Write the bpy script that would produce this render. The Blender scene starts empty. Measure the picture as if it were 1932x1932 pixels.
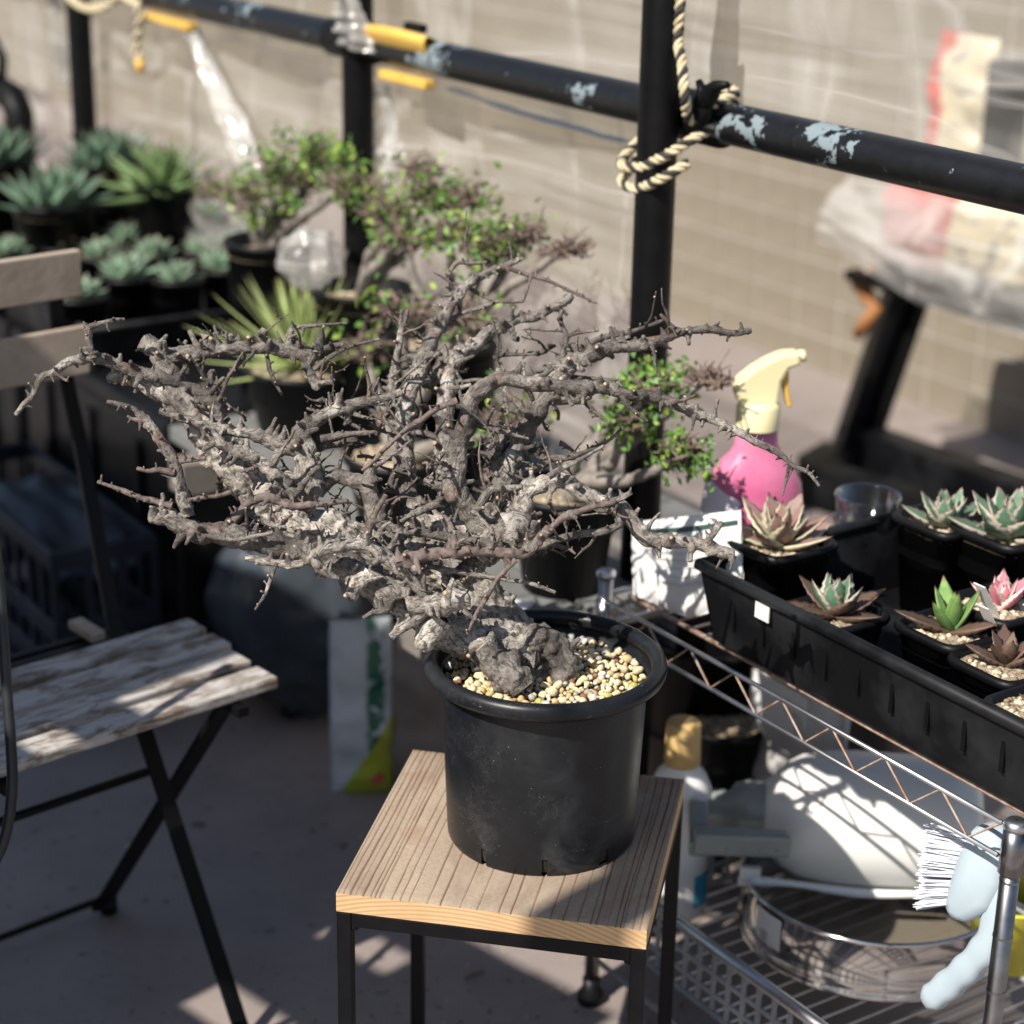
import bpy, bmesh, math, random
from mathutils import Vector, Matrix, noise
R = math.radians
rnd = random.Random(7)
sc = bpy.context.scene
COL = sc.collection

# ------------------------------------------------------------------ camera, sky, sun, exposure
FPX = 3711.5                                   # focal length in units of a 1932 px wide picture
CAM = Vector((-0.01465, -1.76509, 1.44379))
FW = Vector((0.0, 0.93874694, -0.34460729)); RT = Vector((0.99981854, 0.00656466, 0.01788284)); UP = Vector((-0.01904969, 0.34454476, 0.93857659))
cd = bpy.data.cameras.new('camera'); cam = bpy.data.objects.new('camera', cd); COL.objects.link(cam)
cam.matrix_world = Matrix(((RT.x, UP.x, -FW.x, CAM.x), (RT.y, UP.y, -FW.y, CAM.y), (RT.z, UP.z, -FW.z, CAM.z), (0, 0, 0, 1)))
cd.sensor_width = 36.0; cd.lens = FPX / 1932 * 36.0; cd.clip_start = 0.05; cd.clip_end = 300
cd.dof.use_dof = True; cd.dof.focus_distance = 1.90; cd.dof.aperture_fstop = 3.5
sc.camera = cam
SUN_AZ, SUN_EL = R(223), R(45.5)                 # compass-like azimuth of the sun (clockwise from +y) and its height
w = bpy.data.worlds.new('World'); sc.world = w; w.use_nodes = True
nt = w.node_tree; nt.nodes.clear()
sky = nt.nodes.new('ShaderNodeTexSky'); sky.sky_type = 'NISHITA'; sky.sun_disc = False
sky.sun_elevation = SUN_EL; sky.sun_rotation = SUN_AZ
bg = nt.nodes.new('ShaderNodeBackground'); bg.inputs['Strength'].default_value = 0.08
wo = nt.nodes.new('ShaderNodeOutputWorld'); nt.links.new(sky.outputs[0], bg.inputs[0]); nt.links.new(bg.outputs[0], wo.inputs[0])
sl = bpy.data.lights.new('sun', 'SUN'); sl.energy = 5.0; sl.angle = R(0.5); sl.color = (1.0, 0.93, 0.84)
so = bpy.data.objects.new('sun', sl); COL.objects.link(so)
sdir = Vector((math.sin(SUN_AZ) * math.cos(SUN_EL), math.cos(SUN_AZ) * math.cos(SUN_EL), math.sin(SUN_EL)))
so.rotation_euler = sdir.to_track_quat('Z', 'Y').to_euler(); so.location = sdir * 8
vs = sc.view_settings; vs.view_transform = 'Standard'; vs.look = 'None'; vs.gamma = 1.0; vs.use_curve_mapping = False; vs.exposure = 0.42
sc.cycles.max_bounces = 4; sc.cycles.diffuse_bounces = 2; sc.cycles.glossy_bounces = 2; sc.cycles.transparent_max_bounces = 8; sc.cycles.caustics_reflective = False; sc.cycles.caustics_refractive = False

# ------------------------------------------------------------------ site frame: U runs along the fence (away to the left), N points from us to the wall
U2 = Vector((-0.55930131, 0.82896444, 0)); N2 = Vector((0.82896444, 0.55930131, 0))
RZ = math.atan2(-0.82896444, 0.55930131)       # local x = along the rack to the right, local y = towards the wall
def S(s, o, z): return U2 * s + N2 * o + Vector((0, 0, z))
def ray(x, y): return FW + RT * ((x - 966) / FPX) + UP * ((966 - y) / FPX)
def Z(x, y, z):                                # point at height z on a sight line
    d = ray(x, y); return CAM + d * ((z - CAM.z) / d.z)
def D(x, y, dep): return CAM + ray(x, y) * dep
def PL(x, y, off):                             # point on the upright plane at distance off towards the wall
    d = ray(x, y); return CAM + d * ((off - N2.dot(CAM)) / N2.dot(d))
def so_of(p): return U2.dot(p), N2.dot(p)

# ------------------------------------------------------------------ mesh collector
class MB:
    def __init__(s): s.v = []; s.f = []; s.m = []; s.uv = None
    def add(s, vs, fs, mi=0):
        b = len(s.v); s.v.extend([tuple(p) for p in vs])
        for f in fs: s.f.append(tuple(i + b for i in f)); s.m.append(mi)
    def box(s, c, d, rot=None, mi=0):
        c = Vector(c); x, y, z = d[0] / 2, d[1] / 2, d[2] / 2
        p = [Vector(q) for q in ((-x, -y, -z), (x, -y, -z), (x, y, -z), (-x, y, -z), (-x, -y, z), (x, -y, z), (x, y, z), (-x, y, z))]
        if rot is not None: p = [rot @ q for q in p]
        s.add([c + q for q in p], [(0, 3, 2, 1), (4, 5, 6, 7), (0, 1, 5, 4), (1, 2, 6, 5), (2, 3, 7, 6), (3, 0, 4, 7)], mi)
    def bar(s, a, b, wx, wy, up=(0, 0, 1), mi=0):
        a, b = Vector(a), Vector(b); z = (b - a).normalized(); x = Vector(up).cross(z)
        if x.length < 1e-4: x = Vector((1, 0, 0)).cross(z)
        x.normalize(); y = z.cross(x); M3 = Matrix((x, y, z)).transposed()
        s.box((a + b) / 2, (wx, wy, (b - a).length), M3, mi)
    def tube(s, pts, r, n=8, mi=0, caps=True):
        pts = [Vector(p) for p in pts]; k = len(pts)
        rr = r if isinstance(r, (list, tuple)) else [r] * k
        t = [(pts[min(i + 1, k - 1)] - pts[max(i - 1, 0)]).normalized() for i in range(k)]
        x = t[0].orthogonal().normalized(); vs = []; fs = []
        for i in range(k):
            x = (x - t[i] * x.dot(t[i])); x = x.normalized() if x.length > 1e-6 else t[i].orthogonal().normalized()
            y = t[i].cross(x)
            for j in range(n):
                a = 2 * math.pi * j / n; vs.append(pts[i] + (x * math.cos(a) + y * math.sin(a)) * rr[i])
        for i in range(k - 1):
            for j in range(n): fs.append((i * n + j, i * n + (j + 1) % n, (i + 1) * n + (j + 1) % n, (i + 1) * n + j))
        if caps: fs.append(tuple(range(n - 1, -1, -1))); fs.append(tuple((k - 1) * n + j for j in range(n)))
        s.add(vs, fs, mi)
    def lathe(s, prof, n=32, c=(0, 0, 0), mi=0, sq=0.0, skip=None):
        # prof: (radius, z); sq > 0 turns the circle into a rounded square
        vs = []; fs = []; c = Vector(c)
        for (r, z) in prof:
            for j in range(n):
                a = 2 * math.pi * j / n; k = 1.0
                if sq: k = (abs(math.cos(a)) ** sq + abs(math.sin(a)) ** sq) ** (-1.0 / sq)
                vs.append(c + Vector((r * k * math.cos(a), r * k * math.sin(a), z)))
        for i in range(len(prof) - 1):
            for j in range(n):
                if skip and skip(i, j): continue
                fs.append((i * n + j, i * n + (j + 1) % n, (i + 1) * n + (j + 1) % n, (i + 1) * n + j))
        s.add(vs, fs, mi)
    def disc(s, r, z, n=32, c=(0, 0, 0), mi=0, sq=0.0):
        c = Vector(c); vs = []
        for j in range(n):
            a = 2 * math.pi * j / n; k = (abs(math.cos(a)) ** sq + abs(math.sin(a)) ** sq) ** (-1.0 / sq) if sq else 1.0
            vs.append(c + Vector((r * k * math.cos(a), r * k * math.sin(a), z)))
        s.add(vs, [tuple(range(n))], mi)
    def grid(s, fn, nu, nv, mi=0):
        vs = [fn(i / nu, j / nv) for i in range(nu + 1) for j in range(nv + 1)]
        s.add(vs, [(i * (nv + 1) + j, (i + 1) * (nv + 1) + j, (i + 1) * (nv + 1) + j + 1, i * (nv + 1) + j + 1) for i in range(nu) for j in range(nv)], mi)
    def blob(s, c, d, fn=None, n=24, rot=None, mi=0):
        c = Vector(c); vs = []; fs = []; h = n // 2
        for i in range(h + 1):
            ph = math.pi * i / h
            for j in range(n):
                th = 2 * math.pi * j / n
                q = Vector((math.sin(ph) * math.cos(th), math.sin(ph) * math.sin(th), math.cos(ph)))
                k = fn(q) if fn else 1.0
                p = Vector((q.x * d[0] * k, q.y * d[1] * k, q.z * d[2] * k))
                vs.append(c + (rot @ p if rot is not None else p))
        for i in range(h):
            for j in range(n): fs.append((i * n + j, (i + 1) * n + j, (i + 1) * n + (j + 1) % n, i * n + (j + 1) % n))
        s.add(vs, fs, mi)
    def build(s, name, mats, parent=None, smooth=False, bevel=0, world=False):
        me = bpy.data.meshes.new(name); me.from_pydata(s.v, [], s.f); me.update()
        if not isinstance(mats, (list, tuple)): mats = [mats]
        for m in mats: me.materials.append(m)
        if any(s.m): me.polygons.foreach_set('material_index', s.m)
        if bevel:
            bm = bmesh.new(); bm.from_mesh(me); bmesh.ops.remove_doubles(bm, verts=bm.verts, dist=1e-6)
            bmesh.ops.bevel(bm, geom=list(bm.edges), offset=bevel, segments=2, affect='EDGES', profile=0.5); bm.to_mesh(me); bm.free()
        if smooth: me.polygons.foreach_set('use_smooth', [True] * len(me.polygons))
        o = bpy.data.objects.new(name, me); COL.objects.link(o)
        if parent is not None:
            o.parent = parent
            if world: o.matrix_parent_inverse = tree_matrix(parent).inverted()
        return o

def tree_matrix(o):
    m = Matrix.Translation(o.location) @ o.rotation_euler.to_matrix().to_4x4()
    if o.parent is not None: m = tree_matrix(o.parent) @ o.matrix_parent_inverse @ m
    return m
def tag(o, label=None, cat=None, group=None, kind=None):
    if label: o['label'] = label
    if cat: o['category'] = cat
    if group: o['group'] = group
    if kind: o['kind'] = kind
    return o
def thing(name, label, cat, loc=(0, 0, 0), rz=0.0, group=None):
    o = bpy.data.objects.new(name, None); COL.objects.link(o); o.empty_display_size = 0.02
    o.location = loc; o.rotation_euler = (0, 0, rz); return tag(o, label, cat, group)
def inst(name, mesh, parent, mat):
    o = bpy.data.objects.new(name, mesh); COL.objects.link(o); o.parent = parent
    o.matrix_basis = mat; return o
def crom(pts, step):
    # Catmull-Rom through 4-tuples (Vector, radius), resampled roughly every step metres
    out = []; n = len(pts)
    for i in range(n - 1):
        p0, p1, p2, p3 = pts[max(i - 1, 0)], pts[i], pts[i + 1], pts[min(i + 2, n - 1)]
        k = max(1, int((p2[0] - p1[0]).length / step))
        for j in range(k):
            t = j / k
            q = 0.5 * ((2 * p1[0]) + (p2[0] - p0[0]) * t + (2 * p0[0] - 5 * p1[0] + 4 * p2[0] - p3[0]) * t * t + (3 * p1[0] - p0[0] - 3 * p2[0] + p3[0]) * t ** 3)
            out.append((q, p1[1] + (p2[1] - p1[1]) * t))
    out.append(pts[-1]); return out

# ------------------------------------------------------------------ materials
def nodes(name):
    m = bpy.data.materials.new(name); m.use_nodes = True; n = m.node_tree.nodes; l = m.node_tree.links
    return m, n, l, n['Principled BSDF']
def ramp(n, l, src, stops):
    r = n.new('ShaderNodeValToRGB'); e = r.color_ramp.elements
    while len(e) < len(stops): e.new(0.5)
    for k, (p, c) in enumerate(stops): e[k].position = p; e[k].color = (c[0], c[1], c[2], 1) if isinstance(c, tuple) else (c, c, c, 1)
    l.new(src, r.inputs[0]); return r.outputs[0]
def tnoise(n, l, scale, detail=4, rough=0.6, dist=0.0, vec=None, kind='Object'):
    t = n.new('ShaderNodeTexNoise'); t.inputs['Scale'].default_value = scale; t.inputs['Detail'].default_value = detail
    t.inputs['Roughness'].default_value = rough; t.inputs['Distortion'].default_value = dist
    if vec is None: c = n.new('ShaderNodeTexCoord'); vec = c.outputs[kind]
    l.new(vec, t.inputs['Vector']); return t.outputs['Fac']
def mapping(n, l, scale, kind='Object', rot=(0, 0, 0)):
    c = n.new('ShaderNodeTexCoord'); m = n.new('ShaderNodeMapping'); m.inputs['Scale'].default_value = scale; m.inputs['Rotation'].default_value = rot
    l.new(c.outputs[kind], m.inputs['Vector']); return m.outputs[0]
def bump(n, l, b, h, strength, dist=0.002):
    k = n.new('ShaderNodeBump'); k.inputs['Strength'].default_value = strength; k.inputs['Distance'].default_value = dist
    l.new(h, k.inputs['Height']); l.new(k.outputs[0], b.inputs['Normal']); return k
def mixc(n, l, fac, a, b):
    m = n.new('ShaderNodeMix'); m.data_type = 'RGBA'
    if isinstance(fac, float): m.inputs[0].default_value = fac
    else: l.new(fac, m.inputs[0])
    for i, c in ((6, a), (7, b)):
        if isinstance(c, tuple): m.inputs[i].default_value = (*c, 1)
        else: l.new(c, m.inputs[i])
    return m.outputs[2]
def mat(name, c1, c2=None, rough=0.5, metal=0.0, scale=20, bmp=0.0, bscale=None, lo=0.35, hi=0.65, spec=0.5, detail=5, bdist=0.002):
    m, n, l, b = nodes(name)
    b.inputs['Roughness'].default_value = rough; b.inputs['Metallic'].default_value = metal; b.inputs['Specular IOR Level'].default_value = spec
    if c2 is None: c2 = tuple(min(1, x * 1.18) for x in c1)
    f = tnoise(n, l, scale, detail)
    l.new(ramp(n, l, f, [(lo, c1), (hi, c2)]), b.inputs['Base Color'])
    if bmp: bump(n, l, b, tnoise(n, l, bscale or scale * 4, 5), bmp, bdist)
    return m
# special materials
def m_ground():
    m, n, l, b = nodes('floor_coating')
    f = tnoise(n, l, 1.3, 6, 0.65); g = tnoise(n, l, 9, 6, 0.7)
    c1 = ramp(n, l, f, [(0.3, (0.255, 0.218, 0.203)), (0.7, (0.345, 0.292, 0.268))])
    c2 = mixc(n, l, ramp(n, l, g, [(0.42, 0.0), (0.72, 0.55)]), c1, (0.19, 0.165, 0.155))
    s = tnoise(n, l, 38, 3, 0.5)
    l.new(mixc(n, l, ramp(n, l, s, [(0.64, 0.0), (0.70, 0.7)]), c2, (0.11, 0.095, 0.09)), b.inputs['Base Color'])
    b.inputs['Roughness'].default_value = 0.62; bump(n, l, b, tnoise(n, l, 160, 4), 0.25, 0.001)
    return m
def m_film(name, op, rough=0.12, crease=0.5):
    m, n, l, b = nodes(name); out = n['Material Output']
    b.inputs['Base Color'].default_value = (0.60, 0.59, 0.56, 1); b.inputs['Roughness'].default_value = rough; b.inputs['Specular IOR Level'].default_value = 0.7
    t = n.new('ShaderNodeBsdfTransparent'); t.inputs[0].default_value = (0.93, 0.93, 0.92, 1)
    x = n.new('ShaderNodeMixShader'); f = tnoise(n, l, 3.0, 2, 0.6, 0.5, mapping(n, l, (0.6, 0.6, 1.3)))
    base = ramp(n, l, f, [(0.35, op * 0.45), (0.7, min(1.0, op * 1.6))]); tot = base
    hs = []
    for (scl, mp, wd) in ((4.0, mapping(n, l, (0.30, 0.30, 2.8), rot=(0.0, 0.12, 0.2)), 0.055), (3.0, mapping(n, l, (1.3, 1.3, 0.35), rot=(0.35, -0.2, 0.0)), 0.045)):
        q = tnoise(n, l, scl, 2, 0.5, 0.35, mp); hs.append(q)
        rd = ramp(n, l, q, [(0.5 - wd, 0.0), (0.5, crease), (0.5 + wd, 0.0)])
        mx = n.new('ShaderNodeMath'); mx.operation = 'MAXIMUM'; l.new(tot, mx.inputs[0]); l.new(rd, mx.inputs[1]); tot = mx.outputs[0]
    bump(n, l, b, hs[0], 1.0, 0.03)
    l.new(tot, x.inputs[0]); l.new(t.outputs[0], x.inputs[1]); l.new(b.outputs[0], x.inputs[2]); l.new(x.outputs[0], out.inputs[0])
    return m
def m_pipe():
    m, n, l, b = nodes('chipped_black_paint')
    v = mapping(n, l, (1, 1, 1)); f = tnoise(n, l, 42, 6, 0.66, 0.3, v); g = tnoise(n, l, 8, 3, 0.6, 0.3, v)
    add = n.new('ShaderNodeMath'); add.operation = 'ADD'; l.new(f, add.inputs[0]); l.new(g, add.inputs[1])
    k = ramp(n, l, add.outputs[0], [(0.0, 0.0), (1.0, 1.0)])
    sp = n.new('ShaderNodeMath'); sp.operation = 'MULTIPLY'; sp.inputs[1].default_value = 0.5; l.new(add.outputs[0], sp.inputs[0])
    chip = ramp(n, l, sp.outputs[0], [(0.562, 0.0), (0.574, 0.9)])
    base = ramp(n, l, tnoise(n, l, 60, 3), [(0.35, (0.004, 0.0042, 0.005)), (0.7, (0.009, 0.0095, 0.011))])
    l.new(mixc(n, l, chip, base, (0.24, 0.30, 0.33)), b.inputs['Base Color'])
    b.inputs['Roughness'].default_value = 0.38; bump(n, l, b, chip, -0.4, 0.001)
    return m
def m_glass(name, col=(0.95, 0.97, 0.97)):
    m, n, l, b = nodes(name); out = n['Material Output']
    g = n.new('ShaderNodeBsdfGlossy'); g.inputs['Roughness'].default_value = 0.05
    t = n.new('ShaderNodeBsdfTransparent'); t.inputs[0].default_value = (*col, 1)
    lw = n.new('ShaderNodeLayerWeight'); lw.inputs[0].default_value = 0.35
    x = n.new('ShaderNodeMixShader'); l.new(lw.outputs['Facing'], x.inputs[0]); l.new(t.outputs[0], x.inputs[1]); l.new(g.outputs[0], x.inputs[2]); l.new(x.outputs[0], out.inputs[0])
    return m
M = {}
M['ground'] = m_ground()
M['tile'] = mat('wall_tile', (0.20, 0.172, 0.128), (0.255, 0.222, 0.17), 0.7, scale=7, bmp=0.3, bscale=90)
M['grout'] = mat('grout', (0.40, 0.37, 0.32), (0.46, 0.43, 0.38), 0.85, scale=12)
M['pipe'] = m_pipe()
M['blackmetal'] = mat('black_steel', (0.0025, 0.0025, 0.003), (0.005, 0.005, 0.0055), 0.5, scale=40, spec=0.2)
M['film'] = m_film('clear_plastic_film', 0.20, 0.12, 0.42)
M['filmfold'] = m_film('folded_plastic_film', 0.55, 0.16, 0.9)
M['dustfilm'] = m_film('dusty_plastic_film', 0.30, 0.25, 0.6)
M['clear'] = m_glass('clear_plastic')
M['yellow'] = mat('yellow_plastic', (0.72, 0.42, 0.07), (0.80, 0.52, 0.12), 0.45, scale=15)
M['orange'] = mat('faded_orange', (0.65, 0.36, 0.12), None, 0.5, scale=15)
M['cream'] = mat('cream_plastic', (0.80, 0.72, 0.40), (0.85, 0.78, 0.48), 0.38, scale=10)
M['ropew'] = mat('rope_cream', (0.52, 0.43, 0.26), (0.68, 0.60, 0.42), 0.8, scale=120, bmp=0.6, bscale=400)
M['ropeb'] = mat('rope_black', (0.02, 0.02, 0.02), (0.05, 0.048, 0.045), 0.8, scale=120, bmp=0.6, bscale=400)
M['blackplastic'] = mat('black_plastic', (0.003, 0.0033, 0.004), (0.007, 0.0075, 0.009), 0.46, spec=0.25, scale=18, bmp=0.08, bscale=120)
M['dustplastic'] = mat('dusty_black_plastic', (0.0035, 0.004, 0.005), (0.028, 0.030, 0.033), 0.5, spec=0.22, scale=9, lo=0.45, hi=0.78)
M['navy'] = mat('navy_plastic', (0.010, 0.014, 0.025), (0.026, 0.034, 0.052), 0.4, spec=0.4, scale=10)
M['slate'] = mat('grey_board', (0.13, 0.135, 0.13), (0.22, 0.225, 0.215), 0.75, scale=6, bmp=0.2, bscale=60)
M['greywood'] = mat('grey_old_wood', (0.15, 0.13, 0.11), (0.27, 0.24, 0.21), 0.8, scale=12, bmp=0.3, bscale=80)
M['soil'] = mat('pumice_soil', (0.20, 0.15, 0.10), (0.50, 0.42, 0.30), 0.9, scale=140, bmp=1.0, bscale=160, bdist=0.006)
M['darksoil'] = mat('dark_soil', (0.05, 0.035, 0.025), (0.16, 0.12, 0.085), 0.95, scale=90, bmp=1.0, bscale=120, bdist=0.006)
M['white'] = mat('white_plastic', (0.80, 0.80, 0.79), (0.84, 0.84, 0.83), 0.35, scale=8)
M['paper'] = mat('white_paper', (0.72, 0.71, 0.70), (0.82, 0.82, 0.81), 0.6, scale=14, bmp=0.2, bscale=30, bdist=0.004)
M['print'] = mat('grey_print', (0.42, 0.42, 0.42), None, 0.6)
M['darkprint'] = mat('dark_green_print', (0.03, 0.07, 0.065), None, 0.5)
M['darkchrome'] = mat('dull_chrome_post', (0.20, 0.20, 0.21), (0.32, 0.32, 0.33), 0.3, 1.0, scale=30)
M['chrome'] = mat('chrome_wire', (0.50, 0.51, 0.53), (0.62, 0.63, 0.65), 0.36, 1.0, scale=30)
M['rust'] = mat('rusty_wire', (0.30, 0.13, 0.06), (0.50, 0.44, 0.38), 0.6, 0.3, scale=60)
M['steel'] = mat('polished_steel', (0.62, 0.60, 0.58), (0.72, 0.70, 0.68), 0.12, 1.0, scale=20)
M['red'] = mat('red_print', (0.50, 0.06, 0.05), (0.60, 0.10, 0.08), 0.5, scale=10)

# ------------------------------------------------------------------ setting: floor and the tiled wall behind the yard
g = MB(); g.grid(lambda u, v: Vector((-40 + 80 * u, -30 + 70 * v, 0)), 4, 4)
tag(g.build('ground', M['ground']), kind='structure')
WOFF = 2.52
wt = thing('tiled_wall', 'long beige wall of flat rectangular tiles behind the railing', 'wall', S(1.5, WOFF, 0), RZ)
core = MB(); core.box((-4.5, 0.10, 0.8), (13, 0.2, 1.6)); core.build('wall_core', M['grout'], wt)
tw, th_ = 0.165, 0.10
tm = MB(); tm.box((0, 0, 0), (tw - 0.007, 0.012, th_ - 0.007)); t0 = None
rest = MB(); tiles = []
for i in range(-4, 62):
    for j in range(16): tiles.append((i, j))
def tkey(t): return abs(t[0] - 3) * 1.0 + max(0, t[1] - 12) * 8
tiles.sort(key=tkey); cnt = 0
for (i, j) in tiles:
    c = Vector((-(i * tw), 0.0035 + rnd.uniform(-0.0008, 0.0008), 0.04 + j * th_))
    if cnt < 300:
        if t0 is None: t0 = tm.build('tile', M['tile'], wt); t0.location = c
        else:
            o = t0.copy(); COL.objects.link(o); o.parent = wt; o.location = c
        cnt += 1
    else: rest.box(c, (tw - 0.007, 0.012, th_ - 0.007))
tag(rest.build('far_tiles', M['tile'], wt), kind='stuff')

# ------------------------------------------------------------------ scaffold pipe railing
RAILZ, ROFF, PR = 1.082, 0.5, 0.0243
def pipe_along(s0, s1, o, z, n=40, r=PR): return [S(s0 + (s1 - s0) * k / n, o, z) for k in range(n + 1)]
rail = thing('pipe_rail', 'thick horizontal black pipe rail with chipped pale paint', 'rail', S(0, ROFF, RAILZ))
m = MB(); m.tube(pipe_along(-1.5, 4.2, ROFF, RAILZ), PR, 20); m.build('pipe', M['pipe'], rail, True, world=True)
m = MB(); sc_, _ = so_of(PL(1330, 232, ROFF)); m.tube(pipe_along(sc_ - 0.035, sc_ + 0.035, ROFF, RAILZ, 2), 0.031, 20); m.build('coupler', M['blackmetal'], rail, True, world=True)
m = MB(); sc2, _ = so_of(PL(670, 82, ROFF)); m.tube(pipe_along(sc2 - 0.06, sc2 + 0.06, ROFF, RAILZ, 2), 0.030, 20); m.build('coupler', M['blackmetal'], rail, True, world=True)
def post(px, py, off, ztop, label):
    p = PL(px, py, off); base = Vector((p.x, p.y, 0))
    t = thing('pipe_post', label, 'post', base, 0, 'upright pipe posts of the railing')
    m = MB(); m.tube([Vector((0, 0, z)) for z in (0.006, 0.3, 0.6, 0.9, 1.2, ztop)], PR, 20); m.build('pipe', M['blackmetal'], t, True)
    m = MB(); m.box((0, 0, 0.003), (0.12, 0.12, 0.006)); m.build('base_plate', M['blackmetal'], t)
    return p, t
p1, post1 = post(1232, 450, 0.447, 1.75, 'black upright pipe post bound to the rail with yellow and black rope')
m = MB(); m.tube([Vector((0, 0, z)) for z in (1.263, 1.30)], PR + 0.0015, 20); m.build('collar', M['blackmetal'], post1, True)
p2, post2 = post(676, 250, 0.5, 1.75, 'black upright pipe post rising through the green leaves, middle of three')
p3, post3 = post(155, 150, 0.5, 1.75, 'farthest black upright pipe post, above the blue-green agaves')
# bent pipe at the far left edge
e = thing('pipe_elbow', 'black bent pipe elbow at the left edge behind the agaves', 'pipe', S(*so_of(PL(25, 230, 0.42)), 0))
q = PL(38, 200, 0.42); base = e.location
m = MB(); a = [PL(-90, 150, 0.42), PL(-40, 158, 0.42), PL(-5, 168, 0.42), PL(25, 185, 0.42), PL(36, 215, 0.42), PL(38, 260, 0.42)]
a.append(Vector((a[-1].x, a[-1].y, 0.004))); m.tube(a, 0.030, 16); m.build('pipe', M['blackmetal'], e, True, world=True)
m = MB(); a = [PL(-60, 60, 0.42), PL(-10, 75, 0.42), PL(5, 110, 0.42), PL(3, 150, 0.42)]; m.tube(a, 0.010, 10); m.build('hook', M['blackmetal'], e, True, world=True)

# clear plastic film hung on the rail
def film(name, label, s0, s1, o, z0, z1, amp, seed, nu=90, nv=40, mt='film'):
    def fn(u, v):
        s = s0 + (s1 - s0) * u; z = z0 + (z1 - z0) * v
        k = noise.noise(Vector((s * 3.2 + seed, z * 1.2, seed))) * amp + noise.noise(Vector((s * 9 + z * 3 + seed, z * 2.5, 3.1))) * amp * 0.4
        k += abs(noise.noise(Vector((s * 5 - z * 6, z * 4 + s * 2, seed + 9)))) * amp * 0.35
        return S(s, o + k, z)
    m = MB(); m.grid(fn, nu, nv); o_ = m.build(name, M[mt], None, True)
    return tag(o_, label, 'plastic film')
film('plastic_film', 'clear crinkled plastic film hanging below the rail behind the shrubs', 0.50, 3.4, 0.55, 0.45, 1.07, 0.030, 1.7)
film('plastic_film', 'clear crinkled plastic film stretched above the rail on the right', -0.9, 1.35, 0.56, 1.085, 1.65, 0.040, 5.2)
film('plastic_film', 'clear plastic film above the rail at the far left', 1.4, 4.0, 0.56, 1.085, 1.65, 0.035, 8.8)
def fold(label, pts, wd, off, seed):
    P3 = [PL(x, y, off) for x, y in pts]; m = MB()
    def fn(u, v):
        k = u * (len(P3) - 1); i = min(int(k), len(P3) - 2); c = P3[i].lerp(P3[i + 1], k - i)
        ww = wd * (0.5 + 0.6 * u)
        return c + U2 * (-(v - 0.5) * ww) + N2 * (-0.012 * math.sin(v * 9 + u * 3) + 0.008 * noise.noise(Vector((u * 8, v * 4, seed))))
    m.grid(fn, 40, 14); return tag(m.build('film_fold', M['filmfold'], None, True), label, 'plastic film')
fold('bright twisted fold of plastic film left of the middle post', [(362, 50), (390, 120), (425, 200), (455, 270), (470, 320)], 0.075, 0.50, 2.0)
fold('pale plastic film bunched round the top of the middle post', [(655, -30), (660, 20), (668, 60), (672, 95)], 0.085, 0.465, 4.0)
fold('narrow pale film strip hanging right of the middle post', [(722, 160), (728, 220), (735, 290), (740, 350)], 0.060, 0.53, 6.0)
fold('white vertical film strip at the far left', [(98, -40), (110, 60), (118, 140), (120, 160)], 0.05, 0.55, 7.0)
fold('thin slanting film edge below the rail', [(850, 165), (960, 205), (1080, 240), (1180, 268)], 0.012, 0.54, 3.0)

# yellow film clips snapped over the rail
def clip(label, x0, x1, y, tab):
    s0, _ = so_of(PL(x0, y, ROFF)); s1, _ = so_of(PL(x1, y, ROFF)); sm = (s0 + s1) / 2; L = abs(s0 - s1)
    t = thing('film_clip', label, 'clip', S(sm, ROFF, RAILZ), RZ, 'yellow film clips on the rail')
    m = MB()
    def fn(u, v):
        a = R(-25) + R(235) * v; r = PR + 0.005 + 0.004 * math.sin(u * math.pi)
        return Vector(((u - 0.5) * L, r * math.cos(a + math.pi / 2 + 0.5), r * math.sin(a + math.pi / 2 - 1.6)))
    m.grid(fn, 8, 18); m.grid(lambda u, v: fn(u, v) * 1.0 + Vector((0, 0.003, 0.003)), 8, 18); m.build('sleeve', M['yellow'], t, True)
    m = MB(); m.box((tab * L, -0.010, -PR - 0.013), (L * 0.75, 0.02, 0.014)); m.build('tab', M['orange'] if tab < 0 else M['yellow'], t, bevel=0.003)
    m = MB(); m.box((0.1 * L, 0.0, PR + 0.013), (L * 0.28, 0.012, 0.012)); m.build('grip', M['blackmetal'], t, bevel=0.002)
clip('yellow plastic clip over the rail beside the middle post', 715, 832, 110, 0.05)
clip('yellow plastic clip over the rail at the top left', 235, 345, 0, 0.35)

# ropes
def strand_rope(name, label, pts, r=0.0031, pitch=0.028, cols=('ropew', 'ropeb', 'ropew'), R0=0.0038, endmat=None):
    P = crom([(Vector(p), 0) for p in pts], 0.003); P = [p[0] for p in P]; k = len(P)
    t = [(P[min(i + 1, k - 1)] - P[max(i - 1, 0)]).normalized() for i in range(k)]
    x = t[0].orthogonal().normalized(); fr = []; dist = 0; ds = []
    for i in range(k):
        x = (x - t[i] * x.dot(t[i])).normalized(); fr.append((x.copy(), t[i].cross(x)))
        if i: dist += (P[i] - P[i - 1]).length
        ds.append(dist)
    root = thing(name, label, 'rope', P[-1])
    for c, cm in enumerate(cols):
        m = MB(); ph = 2 * math.pi * c / len(cols)
        m.tube([P[i] + (fr[i][0] * math.cos(ph + 2 * math.pi * ds[i] / pitch) + fr[i][1] * math.sin(ph + 2 * math.pi * ds[i] / pitch)) * R0 for i in range(k)], r, 7)
        m.build('strand', M[cm], root, True, world=True)
    if endmat:
        m = MB(); m.tube([P[-1], P[-1] + (P[-1] - P[-4]).normalized() * 0.022], 0.0085, 8); m.build('taped_end', M[endmat], root, True, world=True)
    return root
pc = Vector((p1.x, p1.y, 0)); rc = PL(1232, 215, ROFF)
tc = -N2
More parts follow.
